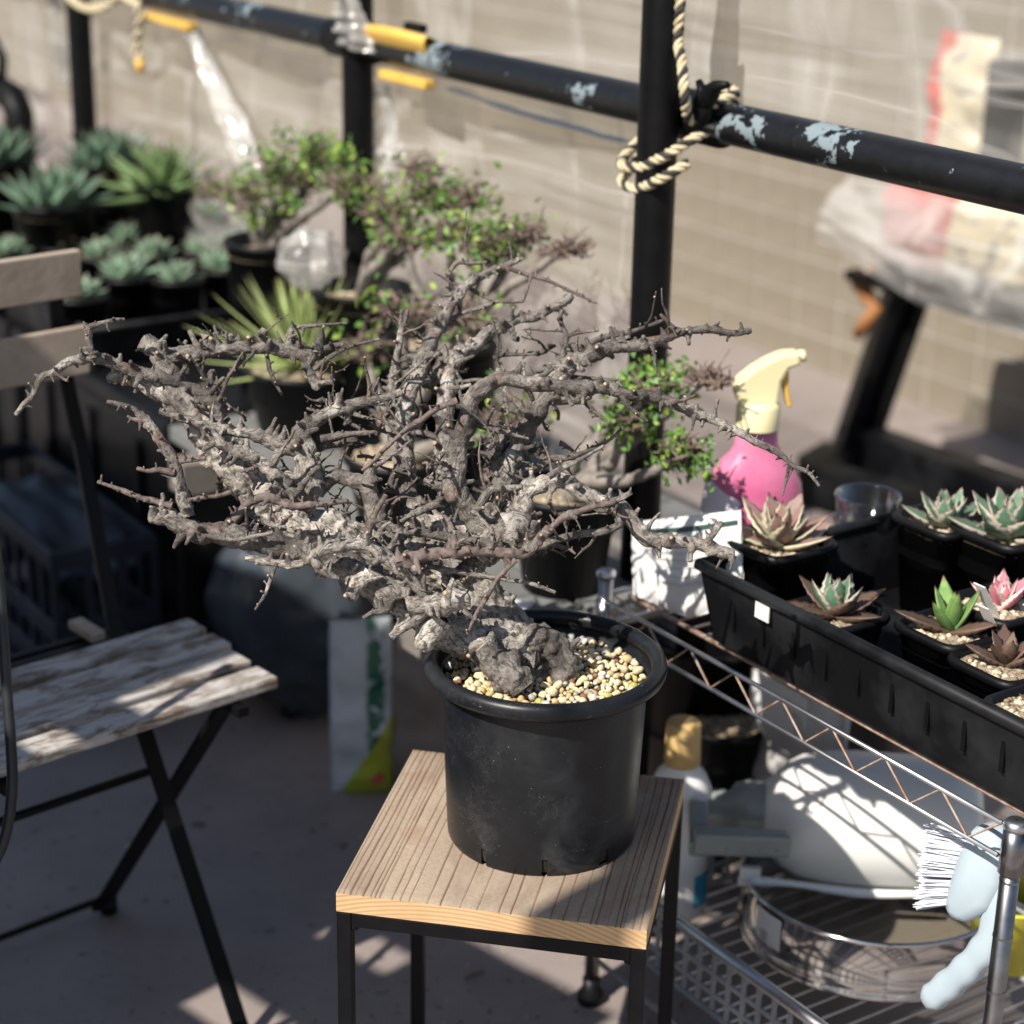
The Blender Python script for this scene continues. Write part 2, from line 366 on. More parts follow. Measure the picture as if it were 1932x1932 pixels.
def around(ang, rad, z): # angle measured round the post, 0 = towards us
    d = tc * math.cos(ang) + (-U2) * math.sin(ang); return pc + N2 * 0.024 + d * rad + Vector((0, 0, z))
loop = []
for k in range(0, 26):
    a = R(70) - R(360 * 2) * k / 25
    el = -0.040 * math.cos(a + 0.5)
    loop.append(around(a, 0.046 + (0.014 if abs(math.sin(a)) > 0.5 else 0.0) + (0.012 if math.cos(a) < -0.2 else 0), RAILZ - 0.050 + el + 0.050 * (k / 25)))
up_ = [PL(1292, 175, 0.43), PL(1287, 120, 0.44), PL(1280, 80, 0.45), PL(1283, 20, 0.45), PL(1288, -60, 0.45)]
strand_rope('rope', 'yellow and black twisted rope looped round the right post and rail', loop + up_)
strand_rope('rope', 'short hanging rope with a yellow taped end at the top left', [PL(215, -20, 0.43), PL(240, -4, 0.43), PL(262, 10, 0.43), PL(263, 45, 0.43), PL(258, 80, 0.43), PL(262, 112, 0.43)], 0.0045, 0.05, ('ropew', 'ropew'), 0.0045, 'yellow')
strand_rope('rope', 'pale rope tied round the farthest post at the top edge', [PL(128, -12, 0.46), PL(145, 6, 0.44), PL(170, 16, 0.44), PL(200, 10, 0.44), PL(222, -6, 0.45)], 0.0045, 0.05, ('ropew', 'ropew'), 0.0045)
# black tie knot above the coupler
kt = thing('tie_knot', 'small black plastic tie knot on the rail right of the rope', 'tie', PL(1325, 205, 0.46))
m = MB(); m.blob((0, 0, 0), (0.013, 0.012, 0.020), lambda q: 1 + 0.3 * noise.noise(q * 3), 12); m.build('knot', M['blackmetal'], kt, True)
m = MB(); b_ = kt.location; m.tube([Vector((0, 0, 0)), PL(1340, 175, 0.46) - b_, PL(1352, 162, 0.46) - b_, PL(1372, 160, 0.455) - b_], [0.010, 0.012, 0.007, 0.004], 7); m.build('tail', M['blackmetal'], kt, True)
m = MB(); m.tube([Vector((0, 0, 0)), PL(1328, 180, 0.46) - b_, PL(1318, 152, 0.46) - b_], [0.010, 0.008, 0.004], 7); m.build('tail', M['blackmetal'], kt, True)
# ------------------------------------------------------------------ plank bench under the rail
BZ = 0.50
bench = thing('plank_bench', 'low bench of grey boards carrying the potted plants behind the chair', 'bench', S(1.2, 0.33, 0), RZ)
for (o0, o1) in ((0.195, 0.322), (0.332, 0.458), (0.545, 0.668)):
    m = MB(); c = (o0 + o1) / 2 - 0.33; m.box((0.40, c, BZ - 0.012), (0.96, o1 - o0, 0.024)); m.build('board', M['slate'], bench, bevel=0.002)
for xs in (0.72, 0.02):
    m = MB(); m.box((xs, 0.08, BZ - 0.05), (0.05, 0.50, 0.05)); m.build('bearer', M['greywood'], bench)
    for yy in (0.02, 0.28):
        m = MB(); m.box((xs, yy, (BZ - 0.075) / 2 + 0.001), (0.03, 0.03, BZ - 0.077)); m.build('leg', M['blackmetal'], bench)

for k, (sa, lb_) in enumerate(((1.64, 'black lidded storage box under the tray of small agaves'), (2.35, 'black lidded storage box under the big blue-green agaves'), (3.06, 'farthest black lidded storage box, behind the agaves'))):
    bx_ = thing('storage_box', lb_, 'box', S(sa, 0.43 if sa < 3 else 0.55, 0.001), RZ, 'black storage boxes used as a plant stand')
    m = MB(); m.box((0, 0, 0.232), (0.66, 0.44, 0.464)); m.build('body', M['blackplastic'], bx_, bevel=0.012)
    m = MB(); m.box((0, 0, 0.482), (0.69, 0.47, 0.034)); m.build('lid', M['blackplastic'], bx_, bevel=0.008)
    for x_ in (-0.2, 0, 0.2):
        m = MB(); m.box((x_, -0.225, 0.23), (0.03, 0.012, 0.40)); m.build('rib', M['blackplastic'], bx_, bevel=0.003)

# ------------------------------------------------------------------ pots
GRA = mat('pumice_grain', (0.50, 0.42, 0.28), (0.66, 0.58, 0.44), 0.9, scale=80); GRB = mat('brown_grain', (0.20, 0.14, 0.09), (0.34, 0.26, 0.18), 0.9, scale=80)
def pot_prof(r, h, lip=0.004, taper=0.78, t=0.002):
    return [(r * taper * 0.2, 0.001), (r * taper, 0.0), (r * 0.985, h - lip * 2.5), (r + lip, h - lip * 2.2), (r + lip * 1.2, h - lip), (r + lip * 0.9, h), (r - t, h), (r - t - 0.001, h * 0.6), (r * taper, h * 0.55)]
def make_pot(root, r, h, sq=0.0, soil='soil', fill=0.88, taper=0.78, mt='blackplastic', lip=0.004, n=28):
    m = MB(); m.lathe(pot_prof(r, h, lip, taper), n if not sq else 40, sq=sq); m.build('pot', M[mt], root, not sq or True)
    m = MB()
    n_ = 20
    def fn(u, v):
        a = 2 * math.pi * v; k = (abs(math.cos(a)) ** sq + abs(math.sin(a)) ** sq) ** (-1.0 / sq) if sq else 1.0
        p = Vector((r * 0.985 * k * u * math.cos(a), r * 0.985 * k * u * math.sin(a), h * fill))
        p.z += 0.004 * noise.noise(Vector((p.x * 160, p.y * 160, h * 40 + r * 90))) * (1 if u < 0.95 else 0) + 0.004 * (1 - u); return p
    m.grid(fn, 8, 28); m.build('soil', M[soil], root, True)
    if soil == 'soil' and r < 0.1:
        m = MB(); q = random.Random(int(r * 9e4 + h * 7e3))
        for k in range(90):
            a = q.uniform(0, 6.283); d = r * 0.9 * math.sqrt(q.random()); s_ = q.uniform(0.0025, 0.0055)
            m.blob((d * math.cos(a), d * math.sin(a), h * fill + 0.002), (s_, s_ * q.uniform(0.7, 1), s_ * 0.7), None, 6, Matrix.Rotation(q.uniform(0, 3), 3, 'Z'), q.choice((0, 0, 1)))
        tag(m.build('gravel', [GRA, GRB], root, True), kind='stuff')

# ------------------------------------------------------------------ agaves
def m_leaf(name, c1, c2, tip, edge=None, rough=0.5):
    m, n, l, b = nodes(name)
    at = n.new('ShaderNodeAttribute'); at.attribute_name = 'lt'
    f = tnoise(n, l, 30, 4)
    base = ramp(n, l, f, [(0.3, c1), (0.7, c2)])
    sx = n.new('ShaderNodeSeparateXYZ'); l.new(at.outputs['Vector'], sx.inputs[0])
    if edge: base = mixc(n, l, ramp(n, l, sx.outputs['Y'], [(0.60, 0.0), (0.78, 1.0)]), base, edge)
    l.new(mixc(n, l, ramp(n, l, sx.outputs['X'], [(0.86, 0.0), (0.97, 1.0)]), base, tip), b.inputs['Base Color'])
    hs = n.new('ShaderNodeHueSaturation'); oi = n.new('ShaderNodeObjectInfo'); l.new(ramp(n, l, oi.outputs['Random'], [(0.0, 0.72), (1.0, 1.25)]), hs.inputs['Value']); src = b.inputs['Base Color'].links[0].from_socket; l.new(src, hs.inputs['Color']); l.new(hs.outputs[0], b.inputs['Base Color'])
    b.inputs['Roughness'].default_value = rough
    return m
def leaf_mesh(name, L, wd, th, curve, shape, material, spikes=0):
    nu, nv = 12, 6; vs = []; fs = []; at = []
    for i in range(nu + 1):
        t = i / nu
        ww = wd * shape(t)
        if spikes: ww *= 1 + spikes * (1 if i % 2 else -0.4) * (1 if t < 0.93 else 0)
        zc = curve * L * t * t
        for j in range(nv):       # upper surface then lower: closed ring
            a = 2 * math.pi * j / nv
            x = math.cos(a) * ww / 2; z = math.sin(a) * th * (0.55 + 0.45 * (1 - t)) * shape(t) ** 0.6
            if math.sin(a) > 0: z *= 0.15
            z += 0.22 * abs(x) * (1 - 0.5 * t)
            vs.append((x, L * t, zc + z)); at.append((t, abs(math.cos(a)), 0))
    for i in range(nu):
        for j in range(nv): fs.append((i * nv + j, i * nv + (j + 1) % nv, (i + 1) * nv + (j + 1) % nv, (i + 1) * nv + j))
    fs.append(tuple(range(nv))); fs.append(tuple(nu * nv + j for j in range(nv - 1, -1, -1)))
    me = bpy.data.meshes.new(name); me.from_pydata(vs, [], fs); me.update(); me.materials.append(material)
    A = me.attributes.new('lt', 'FLOAT_VECTOR', 'POINT'); A.data.foreach_set('vector', [c for p in at for c in p])
    me.polygons.foreach_set('use_smooth', [True] * len(me.polygons)); return me
fat = lambda t: (0.55 + 0.45 * math.sin(math.pi * min(1, t * 0.95 + 0.15))) * (1 - max(0, (t - 0.55) / 0.45) ** 1.7) + 0.02
lance = lambda t: (0.75 + 0.25 * math.sin(math.pi * t)) * (1 - t ** 2.6) + 0.015
needle = lambda t: (1 - 0.92 * t) + 0.02
LM = {}
LM['blue'] = leaf_mesh('leaf', 0.10, 0.036, 0.010, 0.18, fat, m_leaf('agave_blue_green', (0.085, 0.165, 0.105), (0.20, 0.29, 0.20), (0.10, 0.045, 0.03)))
LM['green'] = leaf_mesh('leaf', 0.11, 0.030, 0.009, 0.10, lance, m_leaf('agave_mid_green', (0.11, 0.20, 0.07), (0.24, 0.33, 0.14), (0.16, 0.09, 0.05)))
LM['teal'] = leaf_mesh('leaf', 0.055, 0.024, 0.008, 0.16, fat, m_leaf('agave_teal', (0.13, 0.225, 0.15), (0.26, 0.36, 0.25), (0.22, 0.07, 0.05)))
LM['needle'] = leaf_mesh('leaf', 0.17, 0.015, 0.004, 0.06, needle, m_leaf('thread_agave_green', (0.24, 0.36, 0.07), (0.50, 0.60, 0.22), (0.35, 0.33, 0.14), (0.50, 0.55, 0.30)))
LM['pinkvar'] = leaf_mesh('leaf', 0.062, 0.027, 0.006, 0.12, fat, m_leaf('agave_pink_variegated', (0.22, 0.11, 0.115), (0.33, 0.20, 0.17), (0.14, 0.04, 0.04), (0.46, 0.46, 0.30)), 0.16)
LM['spiny'] = leaf_mesh('leaf', 0.045, 0.022, 0.006, 0.16, fat, m_leaf('agave_spiny_green', (0.06, 0.15, 0.10), (0.14, 0.24, 0.14), (0.30, 0.22, 0.18), (0.42, 0.36, 0.30)), 0.2)
LM['brownlow'] = leaf_mesh('leaf', 0.045, 0.022, 0.006, 0.05, fat, m_leaf('agave_bronze', (0.09, 0.055, 0.04), (0.16, 0.10, 0.07), (0.10, 0.03, 0.02)), 0.16)
LM['pink'] = leaf_mesh('leaf', 0.035, 0.016, 0.005, 0.12, fat, m_leaf('agave_pink', (0.62, 0.16, 0.24), (0.70, 0.30, 0.34), (0.30, 0.12, 0.10), (0.75, 0.60, 0.52)), 0.16)
LM['lime'] = leaf_mesh('leaf', 0.05, 0.020, 0.006, 0.08, lance, m_leaf('agave_striped_green', (0.06, 0.20, 0.06), (0.30, 0.42, 0.12), (0.22, 0.10, 0.06)))
def rosette(root, kind, n, z, scale=1.0, pmin=12, pmax=82, seed=0, mixk=None, sq=1.0):
    r = random.Random(seed)
    for i in range(n):
        t = i / max(1, n - 1)                      # 0 = outer, 1 = heart
        az = i * 2.39996 + r.uniform(-0.15, 0.15); pitch = R(pmin + (pmax - pmin) * t ** sq + r.uniform(-5, 5)); k = scale * (1.0 - 0.42 * t) * r.uniform(0.92, 1.06)
        kk = kind
        if mixk and t < mixk[1]: kk = mixk[0]
        Mx = Matrix.Translation((0, 0, z)) @ Matrix.Rotation(az, 4, 'Z') @ Matrix.Rotation(pitch, 4, 'X') @ Matrix.Translation((0, 0.004, 0)) @ Matrix.Rotation(r.uniform(-0.12, 0.12), 4, 'Y') @ Matrix.Scale(k, 4)
        inst('leaf', LM[kk], root, Mx)
def agave(label, base, r, h, kind, n, scale, seed, sq=0.0, group=None, soil='soil', rz=0.0, pmin=12, pmax=82, mixk=None, fill=0.88, cat='potted agave', taper=0.78, tag_=None):
    t = thing('potted_agave', label, cat, base, rz, group)
    make_pot(t, r, h, sq, soil, fill, taper)
    rosette(t, kind, n, h * fill + 0.002, scale, pmin, pmax, seed, mixk)
    if tag_:
        m = MB(); m.box((tag_[0], tag_[1], h + 0.012), (0.016, 0.0012, 0.05), Matrix.Rotation(R(35), 3, 'X')); m.build('plant_tag', M['white'], t)
    return t
def at_rosette(x, y, zc, h):     # foot of a pot of height h whose rosette heart shows at x, y at height zc
    p = Z(x, y, zc); return Vector((p.x, p.y, zc - h))
GL = 'agaves in black pots on the bench'
# big ones beyond the tray
agave('large blue-green agave cut off by the left edge', at_rosette(0, 300, 0.72, 0.219), 0.065, 0.219, 'blue', 36, 1.35, 11, group=GL)
agave('large dark blue-green agave with pointed leaves above the chair back', at_rosette(100, 380, 0.695, 0.194), 0.075, 0.194, 'blue', 40, 1.35, 12, group=GL, pmin=5)
agave('blue-green agave beside the farthest post', at_rosette(208, 302, 0.735, 0.234), 0.060, 0.234, 'blue', 40, 1.35, 13, group=GL)
agave('yellowish green narrow-leaved agave right of the blue-green ones', at_rosette(312, 338, 0.735, 0.234), 0.060, 0.234, 'green', 46, 1.4, 14, group=GL, pmin=-5)
agave('middle-sized blue-green agave filling the gap below the farthest post', at_rosette(160, 352, 0.68, 0.179), 0.055, 0.179, 'blue', 34, 1.15, 15, group=GL)
# tray of small agaves
TZ = BZ + 0.001
tr = thing('plant_tray', 'shallow black plastic tray full of small agaves', 'tray', S(1.92, 0.365, TZ), RZ)
def open_tray(root, lx, ly, h, t=0.003, lip=0.012, flare=0.012, mt='dustplastic', slots=True):
    m = MB(); m.box((0, 0, 0.002), (lx - 2 * flare, ly - 2 * flare, 0.004)); m.build('floor', M[mt], root)
    for (a, b) in (((-1, -1), (1, -1)), ((1, -1), (1, 1)), ((1, 1), (-1, 1)), ((-1, 1), (-1, -1))):
        bx, by = lx / 2 - flare, ly / 2 - flare; tx, ty = lx / 2, ly / 2; ln = 16; m = MB()
        def P(k, z):
            f = z / h; hx, hy = bx + (tx - bx) * f, by + (ty - by) * f
            return Vector((a[0] * hx + (b[0] - a[0]) * hx * k, a[1] * hy + (b[1] - a[1]) * hy * k, z))
        nx, ny = (0, a[1]) if a[1] == b[1] else (a[0], 0)
        off = Vector((nx, ny, 0)) * t
        vs = [P(0, 0.004), P(1, 0.004), P(1, h), P(0, h)]; vs += [v - off for v in vs]
        m.add(vs, [(0, 1, 2, 3), (7, 6, 5, 4), (3, 2, 6, 7), (0, 3, 7, 4), (1, 5, 6, 2)]); side_ = m.build('side', M[mt], root)
        m = MB(); p0, p1_ = P(0, h), P(1, h); n_ = Vector((nx, ny, 0)); d = (p1_ - p0).normalized()
        m.tube([p0 - d * 0.002, p0.lerp(p1_, 0.5), p1_ + d * 0.002], lip / 2, 10); m.build('rim', M[mt], root, True)
        if slots:
            L = (p1_ - p0).length
            for k in range(1, int(L / 0.05)):
                m = MB(); c = P(k * 0.05 / L, h * 0.55) + n_ * 0.0008; m.box(c, (0.005 if nx == 0 else 0.003, 0.003 if nx == 0 else 0.005, h * 0.4)); m.build('slot', M['blackmetal'], side_)
open_tray(tr, 0.62, 0.33, 0.075, slots=False)
sm = [(236, 452, 0.9, 'small teal agave in the back row of the tray, left one'), (332, 440, 0.9, 'small teal agave in the back row of the tray, middle one'),
      (438, 452, 0.85, 'small teal agave in the back row of the tray, right one'), (240, 518, 1.0, 'small full teal agave in the front row of the tray, left one'),
      (335, 522, 0.75, 'smallest teal agave between the two front ones in the tray'), (425, 502, 0.95, 'small pale teal agave at the right front of the tray'),
      (150, 556, 0.8, 'small teal agave peeking out beside the upper chair slat'), (14, 472, 0.7, 'small yellowish agave at the left edge above the chair slat'),
      (118, 462, 0.6, 'tiny pale agave behind the upper chair slat')]
sm += [(190, 478, 0.75, 'small teal agave wedged between the two left tray rows'), (288, 478, 0.8, 'small teal agave in the centre of the tray between the rows'), (388, 470, 0.8, 'small teal agave between the middle and right ones of the back row'),
       (60, 455, 0.85, 'small teal agave just above the upper chair slat'), (285, 405, 0.9, 'small teal agave right below the yellowish narrow-leaved one'), (390, 405, 0.85, 'small teal agave at the far right end of the tray under the twigs')]
for k, (x, y, s_, lb) in enumerate(sm):
    agave(lb, at_rosette(x, y, TZ + 0.004 + 0.115, 0.115), 0.045, 0.115, 'teal', 26, s_ * 1.25, 30 + k, group=GL, pmin=5, fill=0.92)
# thread agave
sp = at_rosette(575, 690, BZ + 0.115, 0.115)
t = thing('potted_agave', 'spiky yellow-green agave with thin needle leaves in a round black pot', 'potted agave', sp, 0, GL)
make_pot(t, 0.092, 0.118, 0.0, 'soil', 0.93, 0.74)
rosette(t, 'needle', 84, 0.112, 1.2, -4, 86, 77, None, 0.8)
# ------------------------------------------------------------------ leafy caudex shrubs
M['leafa'] = mat('small_green_leaf', (0.06, 0.16, 0.03), (0.16, 0.30, 0.06), 0.45, scale=60)
M['leafb'] = mat('yellow_green_leaf', (0.20, 0.34, 0.05), (0.33, 0.43, 0.08), 0.45, scale=60)
M['twig'] = mat('brown_twig', (0.12, 0.08, 0.065), (0.27, 0.20, 0.165), 0.8, scale=90)
M['twig2'] = mat('grey_bark', (0.16, 0.14, 0.12), (0.30, 0.27, 0.24), 0.85, scale=40, bmp=0.5)
def shrub(label, base, pr, ph, blobs, seed, leafn=330, twign=70, off_=None, group='small-leaved shrubs in black pots'):
    r = random.Random(seed); t = thing('potted_shrub', label, 'potted shrub', base, 0, group)
    make_pot(t, pr, ph, 0.0, 'soil', 0.9, 0.75)
    top = Vector((0, 0, ph * 0.9)); cen = [b[0] - base for b in blobs]
    tk = MB()
    for c in cen:
        mid = top.lerp(c, 0.5) + Vector((r.uniform(-.02, .02), r.uniform(-.02, .02), 0.0))
        pts = crom([(top - Vector((0, 0, 0.01)), 0.013), (top.lerp(mid, 0.5) + Vector((r.uniform(-.015, .015), 0, 0.01)), 0.011), (mid, 0.008), (c, 0.004)], 0.006)
        tk.tube([p[0] + Vector((noise.noise(p[0] * 30), noise.noise(p[0] * 30 + Vector((5, 0, 0))), 0)) * 0.004 for p in pts], [p[1] * (1 + 0.3 * noise.noise(p[0] * 90)) for p in pts], 7)
    tk.build('trunk', M['twig2'], t, True)
    tw = MB(); lf = MB()
    for (b, green) in zip(blobs, [x[2] for x in blobs]):
        c = b[0] - base; rad = b[1]
        for k in range(twign):
            d = Vector((r.gauss(0, 1), r.gauss(0, 1), r.gauss(0, 0.7))).normalized(); e0 = c + Vector((d.x * rad[0], d.y * rad[0], d.z * rad[1])) * r.uniform(0.0, 0.6); 
            e1 = e0 + Vector((d.x * rad[0], d.y * rad[0], d.z * rad[1])) * r.uniform(0.25, 0.6) + Vector((r.uniform(-1, 1), r.uniform(-1, 1), r.uniform(-.5, 1))) * rad[1] * 0.35
            em = e0.lerp(e1, 0.5) + Vector((r.uniform(-1, 1), r.uniform(-1, 1), r.uniform(-1, 1))) * 0.008
            tw.tube([e0, em, e1], [0.0022, 0.0017, 0.001], 4)
            if k % 2 == 0:
                e2 = em + Vector((r.uniform(-1, 1), r.uniform(-1, 1), r.uniform(-.3, 1))) * 0.025; tw.tube([em, e2], [0.0014, 0.0008], 4)
        clumps = [c + Vector((r.gauss(0, 0.5) * rad[0], r.gauss(0, 0.5) * rad[0], r.gauss(0, 0.45) * rad[1])) for _ in range(14)]
        for k in range(int(leafn * green)):
            q = r.choice(clumps) + Vector((r.gauss(0, 1), r.gauss(0, 1), r.gauss(0, 1))) * 0.012
            a = Vector((r.gauss(0, 1), r.gauss(0, 1), r.gauss(0.6, 0.6))).normalized(); u = a.orthogonal().normalized(); u.rotate(Matrix.Rotation(r.uniform(0, 6.28), 3, a)); v = a.cross(u); L = r.uniform(0.0045, 0.0085); W = L * 0.55
            lf.add([q - u * L, q + v * W + a * 0.001, q + u * L, q - v * W + a * 0.001], [(0, 1, 2, 3)], 1 if r.random() < 0.3 else 0)
    tag(tw.build('twigs', M['twig'], t), kind='stuff'); o = lf.build('crown', [M['leafa'], M['leafb']], t); tag(o, kind='stuff')
    return t
def B(x, y, off, rx, rz_, green=1.0): return (PL(x, y, off), (rx, rz_), green)
shrub('leafy green shrub with the tallest crown, left of the middle post', S(1.385, 0.43, BZ + 0.001), 0.07, 0.25,
      [B(545, 325, 0.40, 0.065, 0.045, 1.15), B(600, 295, 0.42, 0.05, 0.035, 1.2), B(480, 375, 0.38, 0.05, 0.04, 0.7), B(660, 350, 0.38, 0.05, 0.03, 0.6), B(410, 360, 0.42, 0.045, 0.035, 0.1)], 3)
shrub('twiggy shrub with green tufts right of the middle post', S(1.06, 0.42, BZ + 0.001), 0.075, 0.24,
      [B(820, 368, 0.42, 0.045, 0.026, 0.85), B(790, 325, 0.44, 0.04, 0.022, 0.1), B(730, 405, 0.38, 0.045, 0.03, 0.35), B(890, 375, 0.44, 0.035, 0.02, 0.2)], 4)
shrub('sprawling brown twiggy shrub with lime leaves above the bonsai', S(0.82, 0.41, BZ + 0.001), 0.08, 0.22,
      [B(925, 468, 0.40, 0.045, 0.022, 1.2), B(985, 440, 0.42, 0.04, 0.016, 0.2), B(1070, 470, 0.43, 0.045, 0.010, 0.0), B(850, 440, 0.39, 0.04, 0.02, 0.5), B(760, 450, 0.38, 0.045, 0.022, 0.2)], 5)
shrub('low green shrub half hidden behind the bonsai crown', S(0.72, 0.28, BZ + 0.001), 0.07, 0.10,
      [B(760, 590, 0.26, 0.06, 0.03, 0.3), B(880, 600, 0.28, 0.05, 0.03, 0.2), B(690, 660, 0.30, 0.035, 0.025, 0.15), B(960, 800, 0.30, 0.04, 0.04, 0.3)], 6)
shrub('leafy shrub in a large black pot between bonsai and spray bottle', S(0.42, 0.345, BZ + 0.001), 0.068, 0.13,
      [B(1235, 730, 0.38, 0.03, 0.018, 0.8), B(1290, 855, 0.37, 0.026, 0.022, 0.7), B(1185, 790, 0.36, 0.03, 0.025, 0.4), B(1335, 715, 0.42, 0.03, 0.014, 0.02)], 8)
# crumpled plastic bag and label card on the bench
m = MB(); c = PL(585, 490, 0.30); m.blob((0, 0, 0), (0.045, 0.03, 0.04), lambda q: 1 + 0.35 * noise.noise(q * 2.3) + 0.15 * abs(noise.noise(q * 6)), 28)
o = m.build('plastic_bag', M['dustfilm'], None, True); o.location = c; tag(o, 'small crumpled clear bag among the shrubs behind the needle agave', 'bag')
cd_ = MB(); cd_.box((0, 0, 0.001), (0.06, 0.035, 0.0015)); o = cd_.build('label_card', M['white'], None); o.location = S(0.40, 0.245, BZ + 0.002); o.rotation_euler = (0, 0, RZ + 0.5); tag(o, 'blank white card lying on the bench end behind the bonsai', 'card')

# ------------------------------------------------------------------ under the bench: crate, bags, boxes
cr = thing('plastic_crate', 'dark navy slatted plastic crate on the floor behind the chair', 'crate', S(1.62, 0.10, 0.001), RZ)
cl, cw, ch = 0.56, 0.17, 0.30
for (x, y, dx, dy) in ((0, -cw / 2, cl, 0.012), (0, cw / 2, cl, 0.012), (-cl / 2, 0, 0.012, cw), (cl / 2, 0, 0.012, cw)):
    for z in (0.012, 0.085, 0.16, 0.285):
        m = MB(); m.box((x, y, z), (dx, dy, 0.035 if z < 0.28 else 0.03)); m.build('band', M['navy'], cr, bevel=0.002)
    L = max(dx, dy)
    for k in range(int(L / 0.055) + 1):
        f = -L / 2 + k * L / int(L / 0.055); m = MB(); m.box((x + (f if dx > dy else 0), y + (f if dy > dx else 0), 0.15), (0.012 if dx > dy else 0.009, 0.009 if dx > dy else 0.012, 0.29)); m.build('rib', M['navy'], cr)
m = MB(); m.box((0, 0, 0.004), (cl, cw, 0.008)); m.build('bottom', M['navy'], cr)
# folded dark tarp in the crate
m = MB(); m.grid(lambda u, v: Vector(((u - 0.5) * 0.5, (v - 0.5) * 0.14, 0.235 + 0.03 * noise.noise(Vector((u * 4, v * 3, 2))) + 0.06 * math.sin(u * 3.1))), 30, 14)
o = m.build('tarp', mat('blue_grey_tarp', (0.025, 0.033, 0.042), (0.05, 0.062, 0.075), 0.5, scale=8), None, True); o.location = cr.location; o.rotation_euler = (0, 0, RZ); tag(o, 'folded blue-grey tarp lying in the dark crate', 'tarp')
# black rubbish bag
m = MB(); bb = Z(540, 1370, 0.0)
def crump(q):
    return 1 + 0.22 * noise.noise(q * 1.6 + Vector((4, 0, 0))) - 0.12 * abs(noise.noise(q * 4.2)) - 0.06 * abs(noise.noise(q * 9)) + (0.18 if q.z < -0.6 else 0)
m.blob((0, 0.05, 0.145), (0.145, 0.11, 0.16), crump, 64)
o = m.build('rubbish_bag', mat('black_bag_film', (0.035, 0.044, 0.056), (0.075, 0.092, 0.11), 0.26, scale=5), None, True); o.location = (bb.x, bb.y, 0); o.rotation_euler = (0, 0, -0.3)
zmin = min(v.co.z for v in o.data.vertices); o.location.z = -zmin + 0.001; tag(o, 'bulging shiny black rubbish bag on the floor behind the chair seat', 'rubbish bag')
# fertiliser sack, upright
def sack(root, wx, wy, h, mt, name='sack', nz=24, seam=True, seed=0):
    m = MB()
    def fn(u, v):
        a = 2 * math.pi * u; f = 1 - 0.75 * abs(2 * v - 1) ** 3
        x = math.copysign(abs(math.cos(a)) ** 0.6, math.cos(a)) * wx / 2 * (0.94 + 0.06 * f); y = math.copysign(abs(math.sin(a)) ** 0.8, math.sin(a)) * wy / 2 * max(0.05, f)
        p = Vector((x, y, h * v)); k = (noise.noise(Vector((x * 18, v * 6, seed))) * 0.016 + noise.noise(Vector((x * 60, v * 19, seed))) * 0.006); p.y += k * (1 if y > 0 else -1) * (1 if 0.05 < v < 0.95 else 0); return p
    m.grid(fn, 36, nz); return m.build(name, mt, root, True)
def m_sack():
    m, n, l, b = nodes('fertiliser_print'); c = n.new('ShaderNodeTexCoord'); s = n.new('ShaderNodeSeparateXYZ'); l.new(c.outputs['Object'], s.inputs[0])
    f = tnoise(n, l, 20, 3); base = ramp(n, l, f, [(0.3, (0.48, 0.53, 0.58)), (0.7, (0.62, 0.66, 0.70))])
    w_ = tnoise(n, l, 55, 2, 0.5, 0, mapping(n, l, (1, 1, 0.6)))
    mx = n.new('ShaderNodeMath'); mx.operation = 'MULTIPLY_ADD'; mx.inputs[1].default_value = 0.02; l.new(w_, mx.inputs[0]); l.new(s.outputs['X'], mx.inputs[2])
    band = ramp(n, l, mx.outputs[0], [(0.018, 0.0), (0.020, 1.0), (0.044, 1.0), (0.046, 0.0)])
    cut = ramp(n, l, w_, [(0.40, 0.0), (0.46, 1.0)]); k = n.new('ShaderNodeMath'); k.operation = 'MULTIPLY'; l.new(band, k.inputs[0]); l.new(cut, k.inputs[1])
    c1 = mixc(n, l, k.outputs[0], base, (0.01, 0.12, 0.07))
    d = n.new('ShaderNodeMath'); d.operation = 'MULTIPLY_ADD'; d.inputs[1].default_value = -1.7; l.new(s.outputs['X'], d.inputs[0]); l.new(s.outputs['Z'], d.inputs[2])
    yel = ramp(n, l, d.outputs[0], [(0.055, 1.0), (0.06, 0.0)]); c2 = mixc(n, l, yel, c1, (0.42, 0.46, 0.04))
    l.new(c2, b.inputs['Base Color']); b.inputs['Roughness'].default_value = 0.35; return m
fb = Z(683, 1490, 0.001); t = thing('fertiliser_sack', 'slim white sack with green lettering and a yellow corner on the floor', 'sack', fb, R(8))
sk_ = sack(t, 0.095, 0.05, 0.285, m_sack(), seed=3)
m = MB(); m.disc(0.010, 0, 16); o = m.build('red_fruit_print', M['red'], sk_); o.matrix_basis = Matrix.Translation((0.022, -0.0235, 0.030)) @ Matrix.Rotation(R(90), 4, 'X')
fb2 = Z(775, 1475, 0.001); t = thing('paper_sack', 'plain brown-grey sack beside the green lettered one', 'sack', fb2, R(-6))
sack(t, 0.11, 0.07, 0.26, mat('brown_grey_sack', (0.20, 0.17, 0.155), (0.27, 0.235, 0.21), 0.6, scale=9), seed=8)
